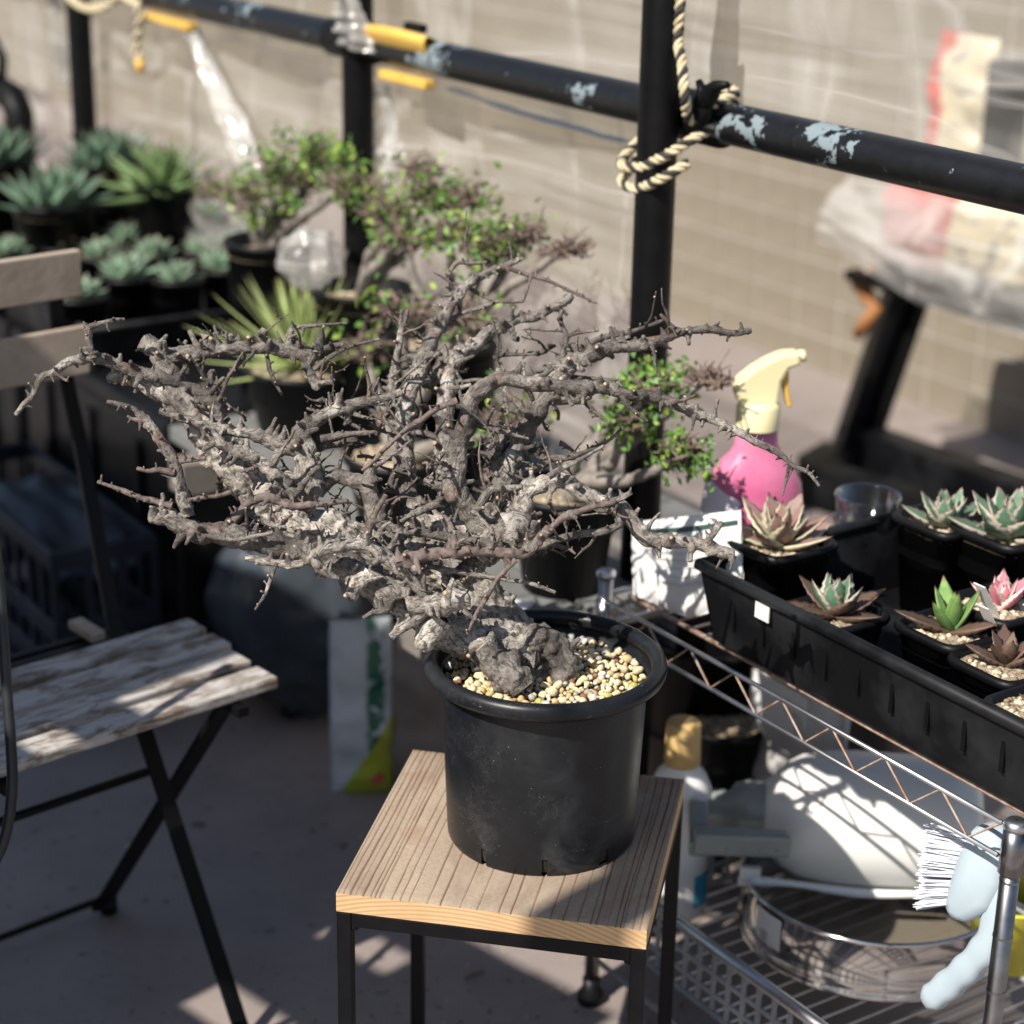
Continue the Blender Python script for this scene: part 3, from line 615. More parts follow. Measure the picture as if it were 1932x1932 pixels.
# ------------------------------------------------------------------ chrome wire rack on the right
HX = 0.64                                              # length of the rack
rk = thing('wire_rack', 'two tier chrome wire rack holding the tray and tools on the right', 'wire rack', S(0.252, 0.287, 0), RZ)   # origin: foot of the left front post
DY = 0.37
for (x, y) in ((0, 0), (HX, 0), (0, DY), (HX, DY)):
    m = MB(); zp = 0.585 if x == 0 else 0.556; m.tube([(x, y, 0.018), (x, y, 0.30), (x, y, zp)], 0.0092, 14); 
    for z in (0.08, 0.14, 0.20, 0.26, 0.32, 0.38, 0.44, 0.50): m.tube([(x, y, z - 0.0012), (x, y, z + 0.0012)], 0.0098, 14, caps=False)
    p_ = m.build('post', M['darkchrome'], rk, True)
    m = MB(); m.lathe([(0.001, 0.0), (0.017, 0.0), (0.017, 0.012), (0.011, 0.020), (0.0112, 0.034), (0.001, 0.034)], 16, (x, y, 0.001)); m.build('foot', M['blackplastic'], p_, True)
    m = MB(); m.lathe([(0.001, 0.0), (0.0118, 0.0), (0.0118, 0.006), (0.008, 0.009), (0.001, 0.009)], 14, (x, y, zp - 0.002)); m.build('cap', M['chrome'], p_, True)
    m = MB(); m.lathe([(0.0092, 0), (0.0122, 0.0), (0.0112, 0.045), (0.0092, 0.045)], 14, (x, y, 0.508)); m.build('sleeve', M['darkchrome'], p_, True)
def truss(x0, y0, x1, y1, zt, zb, n):
    a = Vector((x0, y0, 0)); b = Vector((x1, y1, 0))
    for z, r_ in ((zt, 0.0032), (zb, 0.0032)):
        m = MB(); m.tube([a + Vector((0, 0, z)), a.lerp(b, 0.5) + Vector((0, 0, z)), b + Vector((0, 0, z))], r_ * 0.8, 8); m.build('edge_wire', M['chrome'], rk, True)
    pts = []
    for k in range(2 * n + 1): pts.append(a.lerp(b, k / (2 * n)) + Vector((0, 0, zt if k % 2 == 0 else zb)))
    m = MB(); m.tube(pts, 0.0014, 6); m.build('zigzag_wire', M['rust'], rk, True)
zt, zb = 0.556, 0.522
truss(0.012, -0.006, HX - 0.012, -0.006, zt, zb, 8); truss(0.012, DY + 0.006, HX - 0.012, DY + 0.006, zt, zb, 8)
truss(-0.004, 0.012, -0.004, DY - 0.012, zt, zb, 4); truss(HX + 0.004, 0.012, HX + 0.004, DY - 0.012, zt, zb, 4)
for k in range(1, 26):
    m = MB(); x = HX * k / 26; m.tube([(x, 0.034, zt - 0.001), (x, DY + 0.004, zt - 0.001)], 0.0017, 6); m.build('shelf_wire', M['rust'] if k % 4 == 0 else M['chrome'], rk)
for y in (0.036, 0.185, 0.28):
    m = MB(); m.tube([(0, y, zt - 0.006), (HX, y, zt - 0.006)], 0.003, 8); m.build('shelf_wire', M['rust'], rk, True)
# lower basket with square mesh sides
bz0, bz1 = 0.115, 0.200
M['greylat'] = mat('grey_plastic_lattice', (0.20, 0.215, 0.225), (0.33, 0.34, 0.35), 0.45, scale=12)
for (a, b) in (((0.02, 0.004), (HX - 0.02, 0.004)), ((0.02, DY - 0.004), (HX - 0.02, DY - 0.004)), ((0.004, 0.02), (0.004, DY - 0.02)), ((HX - 0.004, 0.02), (HX - 0.004, DY - 0.02))):
    A, Bb = Vector((*a, 0)), Vector((*b, 0)); L = (Bb - A).length
    m = MB(); m.tube([A + Vector((0, 0, bz1)), A.lerp(Bb, 0.5) + Vector((0, 0, bz1)), Bb + Vector((0, 0, bz1))], 0.0075, 12); m.build('basket_rim', M['chrome'], rk, True)
    m = MB(); m.tube([A + Vector((0, 0, bz0)), Bb + Vector((0, 0, bz0))], 0.004, 10); m.build('basket_wire', M['greylat'], rk, True)
    nn = int(L / 0.0255)
    for k in range(1, nn):
        p = A.lerp(Bb, k / nn); m = MB(); m.box(p + Vector((0, 0, (bz0 + bz1) / 2)), (0.006, 0.003, bz1 - bz0) if abs(A.x - Bb.x) > abs(A.y - Bb.y) else (0.003, 0.006, bz1 - bz0)); m.build('lattice_bar', M['greylat'], rk)
    for z in (0.140, 0.166):
        m = MB(); m.bar(A + Vector((0, 0, z)), Bb + Vector((0, 0, z)), 0.0034, 0.006); m.build('lattice_bar', M['greylat'], rk)
for k in range(1, 25):
    m = MB(); x = HX * k / 25; m.tube([(x, 0.006, bz0), (x, DY - 0.006, bz0)], 0.0018, 6); m.build('shelf_wire', M['chrome'], rk)
m = MB(); m.tube([(0.02, -0.004, 0.070), (HX - 0.02, -0.004, 0.070)], 0.0035, 8); m.build('stretcher_wire', M['chrome'], rk, True)
RKM = tree_matrix(rk)
def rkp(x, y, z): return RKM @ Vector((x, y, z))
def rk_xy(p): q = RKM.inverted() @ p; return q.x, q.y

# ------------------------------------------------------------------ black tray with small pots on the upper shelf
TB = 0.560
q = Z(1320, 1065, TB + 0.088); qx, qy = rk_xy(q)
TL, TW = 0.56, 0.345
tray = thing('plant_tray', 'deep dusty black plastic tray with slotted sides on the wire rack', 'tray', rkp(qx + TL / 2, qy + TW / 2, TB), RZ)
open_tray(tray, TL, TW, 0.088, 0.003, 0.014, 0.014)
m = MB(); m.box((-TL / 2 + 0.11, -TW / 2 - 0.0025, 0.072), (0.022, 0.0015, 0.018)); m.build('sticker', M['paper'], tray)
fz = TB + 0.006
GT = 'small agaves in square black pots in the rack tray'
def rpot(label, x, y, zr, r, h, kind, n, scale, seed, **kw):   # x, y = where the rim centre shows, zr = rim height
    p = Z(x, y, zr); return agave(label, Vector((p.x, p.y, zr - h)), r, h, kind, n, scale, seed, sq=6.0, group=GT, rz=RZ, **kw)
rpot('pink and cream variegated agave in the left square pot', 1470, 1015, fz + 0.105, 0.047, 0.105, 'pinkvar', 18, 1.25, 51, pmin=8, pmax=75)
rpot('spiny green agave over bronze lower leaves in the front left pot', 1575, 1150, fz + 0.066, 0.042, 0.066, 'spiny', 18, 1.4, 52, mixk=('brownlow', 0.42), fill=0.86, pmin=5)
rpot('small agave with one upright striped green leaf in the middle pot', 1795, 1180, fz + 0.070, 0.042, 0.070, 'lime', 9, 1.45, 53, mixk=('brownlow', 0.3), pmin=8, pmax=84, tag_=(0.034, 0.02))
rpot('tiny pink agave in the pot behind the striped one', 1890, 1135, fz + 0.085, 0.042, 0.085, 'pink', 11, 1.3, 54, pmin=30, pmax=85, tag_=(0.01, -0.034))
rpot('bronze-leaved agave on white pebbles in the front right pot', 1900, 1245, fz + 0.066, 0.042, 0.066, 'brownlow', 9, 1.15, 55, pmin=15, pmax=70)
rpot('pale green spiny agave in the back left pot', 1785, 975, fz + 0.115, 0.043, 0.115, 'spiny', 18, 1.25, 56, pmin=8)
rpot('pale green and white agave in the back right pot', 1905, 995, fz + 0.12, 0.047, 0.12, 'spiny', 24, 1.6, 57, pmin=10)
t = rpot('square pot with a pale green label cut off by the right edge', 1962, 1330, fz + 0.07, 0.038, 0.07, 'brownlow', 4, 0.6, 58)
m = MB(); m.box((-0.041, -0.006, 0.035), (0.001, 0.024, 0.022)); m.build('pot_label', mat('pale_green_label', (0.45, 0.55, 0.45), None, 0.6), t)
# clear cup
p = Z(1632, 1000, fz + 0.06)
cup = thing('clear_cup', 'empty clear plastic cup between the pots in the tray', 'cup', Vector((p.x, p.y, fz + 0.02)), 0)
m = MB(); m.lathe([(0.001, 0.0), (0.030, 0.0), (0.0375, 0.080), (0.0395, 0.083), (0.0385, 0.086), (0.0365, 0.084), (0.029, 0.003), (0.001, 0.002)], 32); m.build('wall', M['clear'], cup, True)
m = MB(); m.box((0, 0, -0.0105), (0.055, 0.055, 0.019)); m.build('stand_block', M['blackplastic'], cup, bevel=0.003)

# ------------------------------------------------------------------ pink spray bottle
sb0 = Z(1412, 1066, 0.56)
sb = thing('spray_bottle', 'pink spray bottle with cream trigger head and white label', 'spray bottle', Vector((sb0.x, sb0.y, 0.5605)), R(6)); sb.scale = (1.0, 1.0, 0.94)
M['pink'] = mat('pink_liquid_plastic', (0.60, 0.13, 0.27), (0.70, 0.24, 0.37), 0.2, scale=12)
prof = [(0.001, 0.0), (0.050, 0.0), (0.0595, 0.006), (0.062, 0.03), (0.062, 0.085), (0.058, 0.115), (0.045, 0.14), (0.0315, 0.155), (0.0265, 0.165), (0.0245, 0.195), (0.001, 0.195)]
m = MB(); m.lathe(prof, 40); o = m.build('bottle', M['pink'], sb, True); o.scale = (1, 0.62, 1)
m = MB()
def lab(u, v):
    a = R(180 + 2) + R(66) * u; z = 0.012 + 0.118 * v * (1 - 0.25 * u); k = 0.0633 if z < 0.085 else 0.0633 - 0.0045 * ((z - 0.085) / 0.03) ** 1.3
    return Vector((k * math.cos(a), k * 0.62 * math.sin(a), z))
m.grid(lab, 20, 12); m.build('label', mat('white_label', (0.76, 0.74, 0.78), None, 0.4), sb, True)
m = MB(); m.lathe([(0.0262, 0.0), (0.0262, 0.028), (0.022, 0.034), (0.001, 0.034)], 28, (0, 0, 0.188)); m.build('screw_cap', M['cream'], sb, True)
# trigger head: side profile extruded across y
def extrude(root, name, outline, wy, mt, bevel=0.003, y0=0.0):
    m = MB(); k = len(outline)
    vs = [(x, y0 - wy / 2, z) for x, z in outline] + [(x, y0 + wy / 2, z) for x, z in outline]
    m.add(vs, [tuple(range(k)), tuple(range(2 * k - 1, k - 1, -1))] + [(i, i + k, (i + 1) % k + k, (i + 1) % k) for i in range(k)])
    return m.build(name, mt, root, bevel=bevel)
head = [(-0.024, 0.0), (-0.033, 0.020), (-0.028, 0.034), (-0.012, 0.048), (0.006, 0.060), (0.024, 0.068), (0.044, 0.069), (0.046, 0.052), (0.032, 0.047), (0.024, 0.030), (0.022, 0.0)]
extrude(sb, 'trigger_head', [(x, z + 0.219) for x, z in head], 0.026, M['cream'], 0.005)
extrude(sb, 'trigger', [(x, z + 0.219) for x, z in [(0.026, 0.044), (0.033, 0.044), (0.034, 0.020), (0.040, -0.004), (0.034, -0.004), (0.027, 0.020)]], 0.012, M['yellow'], 0.002)
m = MB(); m.tube([(0.044, 0, 0.280), (0.052, 0, 0.281)], 0.008, 12); m.build('nozzle', M['cream'], sb, True)

# ------------------------------------------------------------------ white paper pouch leaning on the rack corner
pq = [PL(1192, 985, 0.335), PL(1398, 962, 0.345), PL(1402, 1140, 0.33), PL(1300, 1166, 0.325), PL(1195, 1122, 0.32)]
pp = thing('paper_pouch', 'white printed paper pouch standing at the left end of the rack', 'pouch', pq[3])
def pouch(u, v, front):
    a = pq[0].lerp(pq[1], u); b = (pq[4].lerp(pq[3], u / 0.55) if u < 0.55 else pq[3].lerp(pq[2], (u - 0.55) / 0.45))
    c = a.lerp(b, v); bul = 0.010 * math.sin(math.pi * u) ** 0.6 * math.sin(math.pi * v) ** 0.6 + 0.004 * noise.noise(Vector((u * 5, v * 5, 1)))
    return c + N2 * (-bul if front else bul)
m = MB(); m.grid(lambda u, v: pouch(u, v, True), 24, 24); m.grid(lambda u, v: pouch(u, 1 - v, False), 24, 24); m.build('paper', M['paper'], pp, True, world=True)
for k, (v0, v1, u0, u1) in enumerate(((0.10, 0.15, 0.05, 0.98), (0.34, 0.36, 0.30, 0.85), (0.42, 0.435, 0.25, 0.9), (0.50, 0.515, 0.25, 0.8), (0.58, 0.595, 0.25, 0.88), (0.66, 0.675, 0.3, 0.75))):
    m = MB(); m.grid(lambda u, v: pouch(u0 + (u1 - u0) * u, v0 + (v1 - v0) * v, True) - N2 * 0.0012, 14, 2); m.build('print_line', M['darkprint'] if k == 0 else mat('faint_print', (0.62, 0.60, 0.57), None, 0.6), pp, True, world=True)

# ------------------------------------------------------------------ things in the lower basket
BF = bz0 + 0.003
bp = Z(1272, 1712, BF)
bt = thing('detergent_bottle', 'tall white bottle with a gold screw cap in the basket', 'bottle', Vector((bp.x, bp.y, BF)), R(15))
m = MB(); m.lathe([(0.001, 0), (0.036, 0), (0.0395, 0.006), (0.0400, 0.15), (0.0385, 0.172), (0.030, 0.192), (0.0205, 0.200), (0.0205, 0.212), (0.001, 0.212)], 36); bo_ = m.build('bottle', M['white'], bt, True)
m = MB(); m.lathe([(0.0222, 0.0), (0.0225, 0.004), (0.0215, 0.052), (0.0195, 0.0555), (0.001, 0.056)], 32, (0, 0, 0.206)); m.build('cap', mat('gold_cap', (0.52, 0.35, 0.13), (0.58, 0.40, 0.17), 0.42, scale=9), bt, True)
m = MB(); m.lathe([(0.0222, 0.0), (0.0222, 0.006)], 32, (0, 0, 0.199)); m.build('neck_ring', M['white'], bt, True)
m = MB(); m.grid(lambda u, v: Vector((0.0404 * math.cos(R(-75) + R(40) * u), 0.0404 * math.sin(R(-75) + R(40) * u), 0.02 + 0.045 * v)), 10, 3); m.build('label', mat('blue_label', (0.04, 0.28, 0.42), None, 0.4), bo_, True)
# sieve
sv = Z(1648, 1668, 0.195)
sieve = thing('steel_sieve', 'round polished steel soil sieve with a white sticker', 'sieve', Vector((sv.x, sv.y, BF + 0.016)), 0)
SR = 0.160
m = MB(); m.lathe([(SR + 0.001, 0.0), (SR + 0.004, 0.004), (SR + 0.001, 0.008), (SR, 0.012), (SR + 0.003, 0.017), (SR, 0.022), (SR, 0.072), (SR + 0.003, 0.076), (SR, 0.079), (SR - 0.003, 0.077), (SR - 0.0025, 0.012), (SR - 0.0025, 0.0), (SR + 0.001, 0.0)], 96); m.build('frame', M['steel'], sieve, True)
def m_mesh():
    mm, n, l, b = nodes('sieve_mesh'); out = n['Material Output']
    b.inputs['Base Color'].default_value = (0.24, 0.21, 0.16, 1); b.inputs['Metallic'].default_value = 0.2; b.inputs['Roughness'].default_value = 0.5
    w1 = n.new('ShaderNodeTexChecker'); w1.inputs['Scale'].default_value = 700; c = n.new('ShaderNodeTexCoord'); l.new(c.outputs['Object'], w1.inputs['Vector'])
    t = n.new('ShaderNodeBsdfTransparent'); x = n.new('ShaderNodeMixShader'); k9 = n.new('ShaderNodeMath'); k9.operation = 'MULTIPLY'; k9.inputs[1].default_value = 0.45; l.new(w1.outputs['Fac'], k9.inputs[0]); l.new(k9.outputs[0], x.inputs[0]); l.new(b.outputs[0], x.inputs[1]); l.new(t.outputs[0], x.inputs[2]); l.new(x.outputs[0], out.inputs[0]); return mm
m = MB(); m.grid(lambda u, v: Vector(((SR - 0.002) * u * math.cos(6.2832 * v), (SR - 0.002) * u * math.sin(6.2832 * v), 0.014)), 8, 64); m.build('mesh', m_mesh(), sieve)
m = MB(); m.grid(lambda u, v: Vector(((SR + 0.0012) * math.cos(R(203) + R(16) * u), (SR + 0.0012) * math.sin(R(203) + R(16) * u), 0.026 + 0.042 * v)), 8, 3); st_ = m.build('sticker', M['paper'], sieve, True)
m = MB(); m.grid(lambda u, v: Vector(((SR + 0.0018) * math.cos(R(206) + R(5) * u), (SR + 0.0018) * math.sin(R(206) + R(5) * u), 0.028 + 0.014 * v)), 4, 2); m.build('sticker_print', M['print'], st_, True)
# white tank of a pump sprayer lying on its side
tc_ = PL(1640, 1548, 0.57)
tk = thing('pump_sprayer', 'white pump sprayer tank lying on its side with a grey handle', 'sprayer', tc_, R(-6))
m = MB(); pr_ = [(0.001, -0.132), (0.060, -0.130), (0.078, -0.118), (0.084, -0.09), (0.085, 0.02), (0.083, 0.05), (0.076, 0.085), (0.062, 0.108), (0.046, 0.122), (0.040, 0.130), (0.001, 0.131)]
m.lathe(pr_, 48); o = m.build('tank', mat('milky_tank', (0.74, 0.74, 0.70), (0.80, 0.80, 0.77), 0.4, scale=6), tk, True); o.rotation_euler = (0, R(-90), 0)
M['sgrey'] = mat('grey_green_plastic', (0.20, 0.225, 0.22), (0.28, 0.31, 0.30), 0.28, scale=12)
m = MB(); m.lathe([(0.042, 0.112), (0.040, 0.150), (0.0365, 0.165), (0.026, 0.172), (0.026, 0.205), (0.024, 0.212), (0.001, 0.212)], 36); o = m.build('pump_cap', M['sgrey'], tk, True); o.rotation_euler = (0, R(-90), 0)
hb = tk.location
TKD = (tc_ - CAM).dot(FW)
def tl(x, y, off=0.0): return (tree_matrix(tk).inverted() @ D(x, y, TKD - 0.095 + off))
h0, h1 = tl(1308, 1586), tl(1492, 1592)
m = MB(); m.bar(h0, h1, 0.024, 0.030, (0, 0, 1)); hd_ = m.build('handle', M['sgrey'], tk, bevel=0.006)
m = MB(); m.bar(tl(1318, 1520, 0.07), tl(1318, 1605), 0.022, 0.024, (1, 0, 0)); m.build('handle_arm', M['sgrey'], tk, bevel=0.004)
for k in range(4):
    c = h0.lerp(h1, 0.35 + 0.17 * k) + Vector((0, -0.011, -0.004)); m = MB(); m.blob(c, (0.004, 0.003, 0.003), None, 10); m.build('grip_stud', M['sgrey'], hd_, True)
# small white brush on the sieve
br = thing('small_brush', 'narrow white brush lying across the sieve rim', 'brush', Z(1560, 1670, 0.215))
A_, B_ = Z(1392, 1663, 0.205), Z(1745, 1690, 0.205)
m = MB(); k = 14; m.tube([A_.lerp(B_, i / k) + Vector((0, 0, 0.003 * math.sin(i * 0.5))) for i in range(k + 1)], [0.0055, 0.0065, 0.0065, 0.005, 0.0045, 0.0045, 0.005, 0.0058, 0.0062, 0.0062, 0.006, 0.0058, 0.0055, 0.005, 0.004], 8); m.build('handle', M['white'], br, True, world=True)
m = MB()
for i in range(9):
    for j in (-1, 1):
        c = A_.lerp(B_, 0.015 + 0.012 * i) + Vector((0, 0.002 * j, 0.004)); m.tube([c, c + Vector((0, 0, 0.017))], 0.0018, 5)
m.build('bristles', M['white'], br, world=True)
# pale blue scrubbing brush hung on the right
sbh = thing('scrub_brush', 'pale blue scrubbing brush with curved handle hanging at the right', 'brush', PL(1800, 1740, 0.335))
M['pblue'] = mat('pale_blue_plastic', (0.40, 0.50, 0.57), (0.48, 0.58, 0.64), 0.4, scale=8)
BO = 0.325
pts = [(1886, 1590), (1886, 1655), (1882, 1720), (1868, 1775), (1832, 1820), (1785, 1862), (1748, 1890)]
P3 = [PL(x, y, BO) for x, y in pts]; P3 = [p[0] for p in crom([(p, 0) for p in P3], 0.006)]
m = MB(); kk = len(P3)
vs = []; fs = []
for i, p in enumerate(P3):
    tg = (P3[min(i + 1, kk - 1)] - P3[max(i - 1, 0)]).normalized(); sd = tg.cross(N2).normalized(); wv = 0.0145 + 0.0010 * math.sin(i * 1.1) * (1 if 8 < i < kk - 4 else 0)
    f = min(1, (kk - i) / 4.0) ** 0.5
    for q8 in range(12):
        a8 = 2 * math.pi * q8 / 12; ca, sa8 = math.cos(a8), math.sin(a8); k8 = (abs(ca) ** 3.2 + abs(sa8) ** 3.2) ** (-1 / 3.2); vs.append(p + sd * ca * k8 * wv * f + N2 * sa8 * k8 * 0.0115 * f)
for i in range(kk - 1):
    for j in range(12): fs.append((i * 12 + j, i * 12 + (j + 1) % 12, i * 12 + 12 + (j + 1) % 12, i * 12 + 12 + j))
fs += [tuple(range(11, -1, -1)), tuple((kk - 1) * 12 + j for j in range(12))]
m.add(vs, fs); m.build('handle', M['pblue'], sbh, True, bevel=0.0, world=True)
h_ = [PL(x, y, BO) for x, y in ((1850, 1550), (1892, 1562), (1908, 1610), (1902, 1670), (1880, 1715), (1835, 1738), (1800, 1722), (1800, 1680), (1822, 1610))]
m = MB(); k = len(h_); m.add([p - N2 * 0.018 for p in h_] + [p + N2 * 0.022 for p in h_], [tuple(range(k)), tuple(range(2 * k - 1, k - 1, -1))] + [(i, i + k, (i + 1) % k + k, (i + 1) % k) for i in range(k)]); m.build('head', M['pblue'], sbh, True, bevel=0.011, world=True)
m = MB(); rb = random.Random(5)
for i in range(16):
    for j in range(4):
        f = i / 15; p0 = PL(1850 - 40 * f, 1585 + 118 * f, BO - 0.012 + 0.010 * j); p1_ = PL(1752 - 20 * f + rb.uniform(-5, 5), 1560 + 150 * f + rb.uniform(-5, 5), BO - 0.016 + 0.012 * j)
        for q_ in range(5):
            d = Vector((rb.uniform(-1, 1), rb.uniform(-1, 1), rb.uniform(-1, 1))) * 0.004; m.tube([p0, p1_ + d], [0.0014, 0.0007], 4)
m.build('bristles', mat('white_bristle', (0.62, 0.66, 0.76), (0.74, 0.77, 0.84), 0.5), sbh, world=True)
# yellow tub behind the brush
yt = thing('yellow_tub', 'yellow plastic tub behind the scrubbing brush', 'tub', Vector((*Z(1898, 1808, BF)[:2], BF + 0.001)), 0)
m = MB(); m.lathe([(0.001, 0.0), (0.042, 0.0), (0.050, 0.085), (0.053, 0.088), (0.048, 0.089), (0.041, 0.004), (0.001, 0.003)], 36); m.build('wall', mat('bright_yellow', (0.68, 0.60, 0.04), (0.75, 0.68, 0.10), 0.4), yt, True)
# grey-white bag, gravel pot and dark pots at the back of the basket
gp = Vector((*so_of(PL(1500, 1470, 0.63)), 0)); gb = S(gp.x, 0.63, BF)
t = thing('printed_bag', 'grey and white printed bag standing behind the white tank', 'bag', gb, RZ)
sack(t, 0.17, 0.04, 0.30, mat('grey_white_bag', (0.50, 0.49, 0.49), (0.64, 0.63, 0.62), 0.4, scale=9), seed=5)
m = MB(); m.box((-0.015, -0.026, 0.205), (0.11, 0.002, 0.06)); m.build('label', M['paper'], t)
for k in range(5):
    m = MB(); m.box((0.005 + 0.014 * (k % 3), -0.028, 0.215 - 0.012 * (k // 3)), (0.009, 0.001, 0.006)); m.build('print', M['print'], t)
gq = PL(1362, 1470, 0.60); t = thing('gravel_pot', 'black pot of loose pumice behind the gold capped bottle', 'pot', Vector((gq.x, gq.y, BF + 0.001)), 0)
make_pot(t, 0.055, 0.14, 0.0, 'soil', 0.93)
gq = PL(1330, 1290, 0.66); t = thing('stacked_pot', 'large empty black pot under the shelf behind the bottle', 'pot', Vector((gq.x, gq.y, 0.001)), 0)
make_pot(t, 0.11, 0.34, 0.0, 'darksoil', 0.6)
gq = PL(1480, 1180, 0.75); t = thing('soil_sack', 'dark brown soil sack on the floor behind the rack', 'sack', Vector((gq.x, gq.y, 0.001)), RZ)
sack(t, 0.5, 0.14, 0.30, mat('dark_brown_sack', (0.07, 0.05, 0.04), (0.14, 0.10, 0.08), 0.6, scale=9), seed=15)

# ------------------------------------------------------------------ far right behind the rail: trestle, wrapped bags
tr_ = thing('steel_trestle', 'leaning black steel channel on a dark frame behind the rail', 'trestle', Z(1575, 890, 0.0))
a = Z(1600, 880, 0.03); top = PL(1722, 520, so_of(a)[1] + 0.05)
ax = (top - a).normalized()
for dx in (-0.031, 0.031):
    m = MB(); m.bar(a + RT * dx, top + RT * dx, 0.024, 0.09, (0, 1, 0)); m.build('flange', M['blackmetal'], tr_, bevel=0.002, world=True)
m = MB(); m.bar(a + Vector((0, 0.035, 0)), top + Vector((0, 0.035, 0)), 0.05, 0.01, (0, 1, 0)); m.build('web', M['navy'], tr_, world=True)
fa, fb_ = Z(1500, 900, 0.06), Z(1960, 985, 0.06)
m = MB(); m.bar(Z(1600, 830, 0.09), Z(1960, 960, 0.09), 0.07, 0.09); m.build('base_beam', M['dustplastic'], tr_, bevel=0.004, world=True)
m = MB(); m.bar(Z(1520, 905, 0.05), Z(1905, 1020, 0.05), 0.07, 0.09); m.build('base_beam', M['dustplastic'], tr_, bevel=0.004, world=True)
m = MB(); m.bar(Z(1590, 870, 0.05), Z(1540, 900, 0.05), 0.10, 0.08); m.build('foot_block', M['dustplastic'], tr_, bevel=0.004, world=True)
# support shelf under the wrapped bag
so1, of1 = so_of(top)
m = MB(); m.box((0.22, 0.0, 0.0), (0.60, 0.25, 0.02)); o = m.build('top_plate', M['blackmetal'], tr_, bevel=0.002); o.matrix_basis = Matrix.Identity(4)
o.matrix_parent_inverse = tree_matrix(tr_).inverted(); o.location = top + Vector((0, 0, 0.0)); o.rotation_euler = (0, 0, RZ)
def m_bag():
    m, n, l, b = nodes('red_cream_bag'); c = n.new('ShaderNodeTexCoord'); s = n.new('ShaderNodeSeparateXYZ'); l.new(c.outputs['Object'], s.inputs[0])
    f = tnoise(n, l, 9, 4, 0.6, 0.6); mx = n.new('ShaderNodeMath'); mx.operation = 'MULTIPLY_ADD'; mx.inputs[1].default_value = 0.10; l.new(f, mx.inputs[0]); l.new(s.outputs['X'], mx.inputs[2])
    g = tnoise(n, l, 18, 3, 0.5, 0.8)
    cream = ramp(n, l, g, [(0.3, (0.58, 0.48, 0.30)), (0.55, (0.62, 0.56, 0.42)), (0.68, (0.20, 0.18, 0.16))])
    col = mixc(n, l, ramp(n, l, mx.outputs[0], [(0.0, 1.0), (0.01, 1.0), (0.02, 0.0)]), cream, (0.52, 0.10, 0.08))
    l.new(col, b.inputs['Base Color']); b.inputs['Roughness'].default_value = 0.35; return m
MBAG = m_bag()
t = thing('wrapped_bag', 'red and cream bag lying under dusty plastic below the rail', 'bag', top + Vector((0, 0, 0.012)), RZ)
o = sack(t, 0.55, 0.16, 0.20, MBAG, seed=21); o.location = (0.19, 0, 0)
t2 = thing('soil_bag', 'red and cream printed bag standing upright above the rail', 'bag', PL(1808, 345, of1), RZ)
o = sack(t2, 0.17, 0.09, 0.30, MBAG, seed=22); o.location = (0, 0, 0)
m = MB(); m.box((0.09, 0.02, 0.13), (0.03, 0.10, 0.26)); m.build('side_gusset', M['dustplastic'], t2, bevel=0.006)
# dusty sheet draped over the lower bag
c0 = [PL(1545, 420, of1 - 0.10), PL(1990, 330, of1 - 0.02), PL(1990, 660, of1 - 0.16), PL(1760, 580, of1 - 0.15), PL(1540, 455, of1 - 0.12)]
def sheet(u, v):
    a_ = PL(1600, 330, of1 - 0.09).lerp(PL(2000, 420, of1 - 0.09), u); b_ = PL(1540, 452, of1 - 0.14).lerp(PL(1760, 590, of1 - 0.14), u / 0.5) if u < 0.5 else PL(1760, 590, of1 - 0.14).lerp(PL(2000, 655, of1 - 0.14), (u - 0.5) / 0.5)
    return a_.lerp(b_, v) + N2 * (-0.03 * math.sin(math.pi * v) + 0.02 * noise.noise(Vector((u * 6, v * 5, 4))) + 0.012 * abs(noise.noise(Vector((u * 14, v * 11, 7)))))
m = MB(); m.grid(sheet, 50, 30); tag(m.build('dust_sheet', M['dustfilm'], None, True), 'dusty grey plastic sheet draped over the bag at the right', 'plastic sheet')
hk = thing('strap_hook', 'rusty orange hook and strap on the leaning steel channel', 'strap', PL(1635, 570, of1 - 0.08))
m = MB(); m.tube([PL(1648, 505, of1 - 0.08), PL(1622, 535, of1 - 0.08), PL(1640, 565, of1 - 0.08), PL(1655, 580, of1 - 0.08), PL(1640, 600, of1 - 0.08), PL(1618, 632, of1 - 0.08)], [0.014, 0.022, 0.017, 0.013, 0.018, 0.014], 8); m.build('strap', mat('rusty_orange', (0.34, 0.13, 0.045), (0.42, 0.20, 0.07), 0.7), hk, True, world=True)
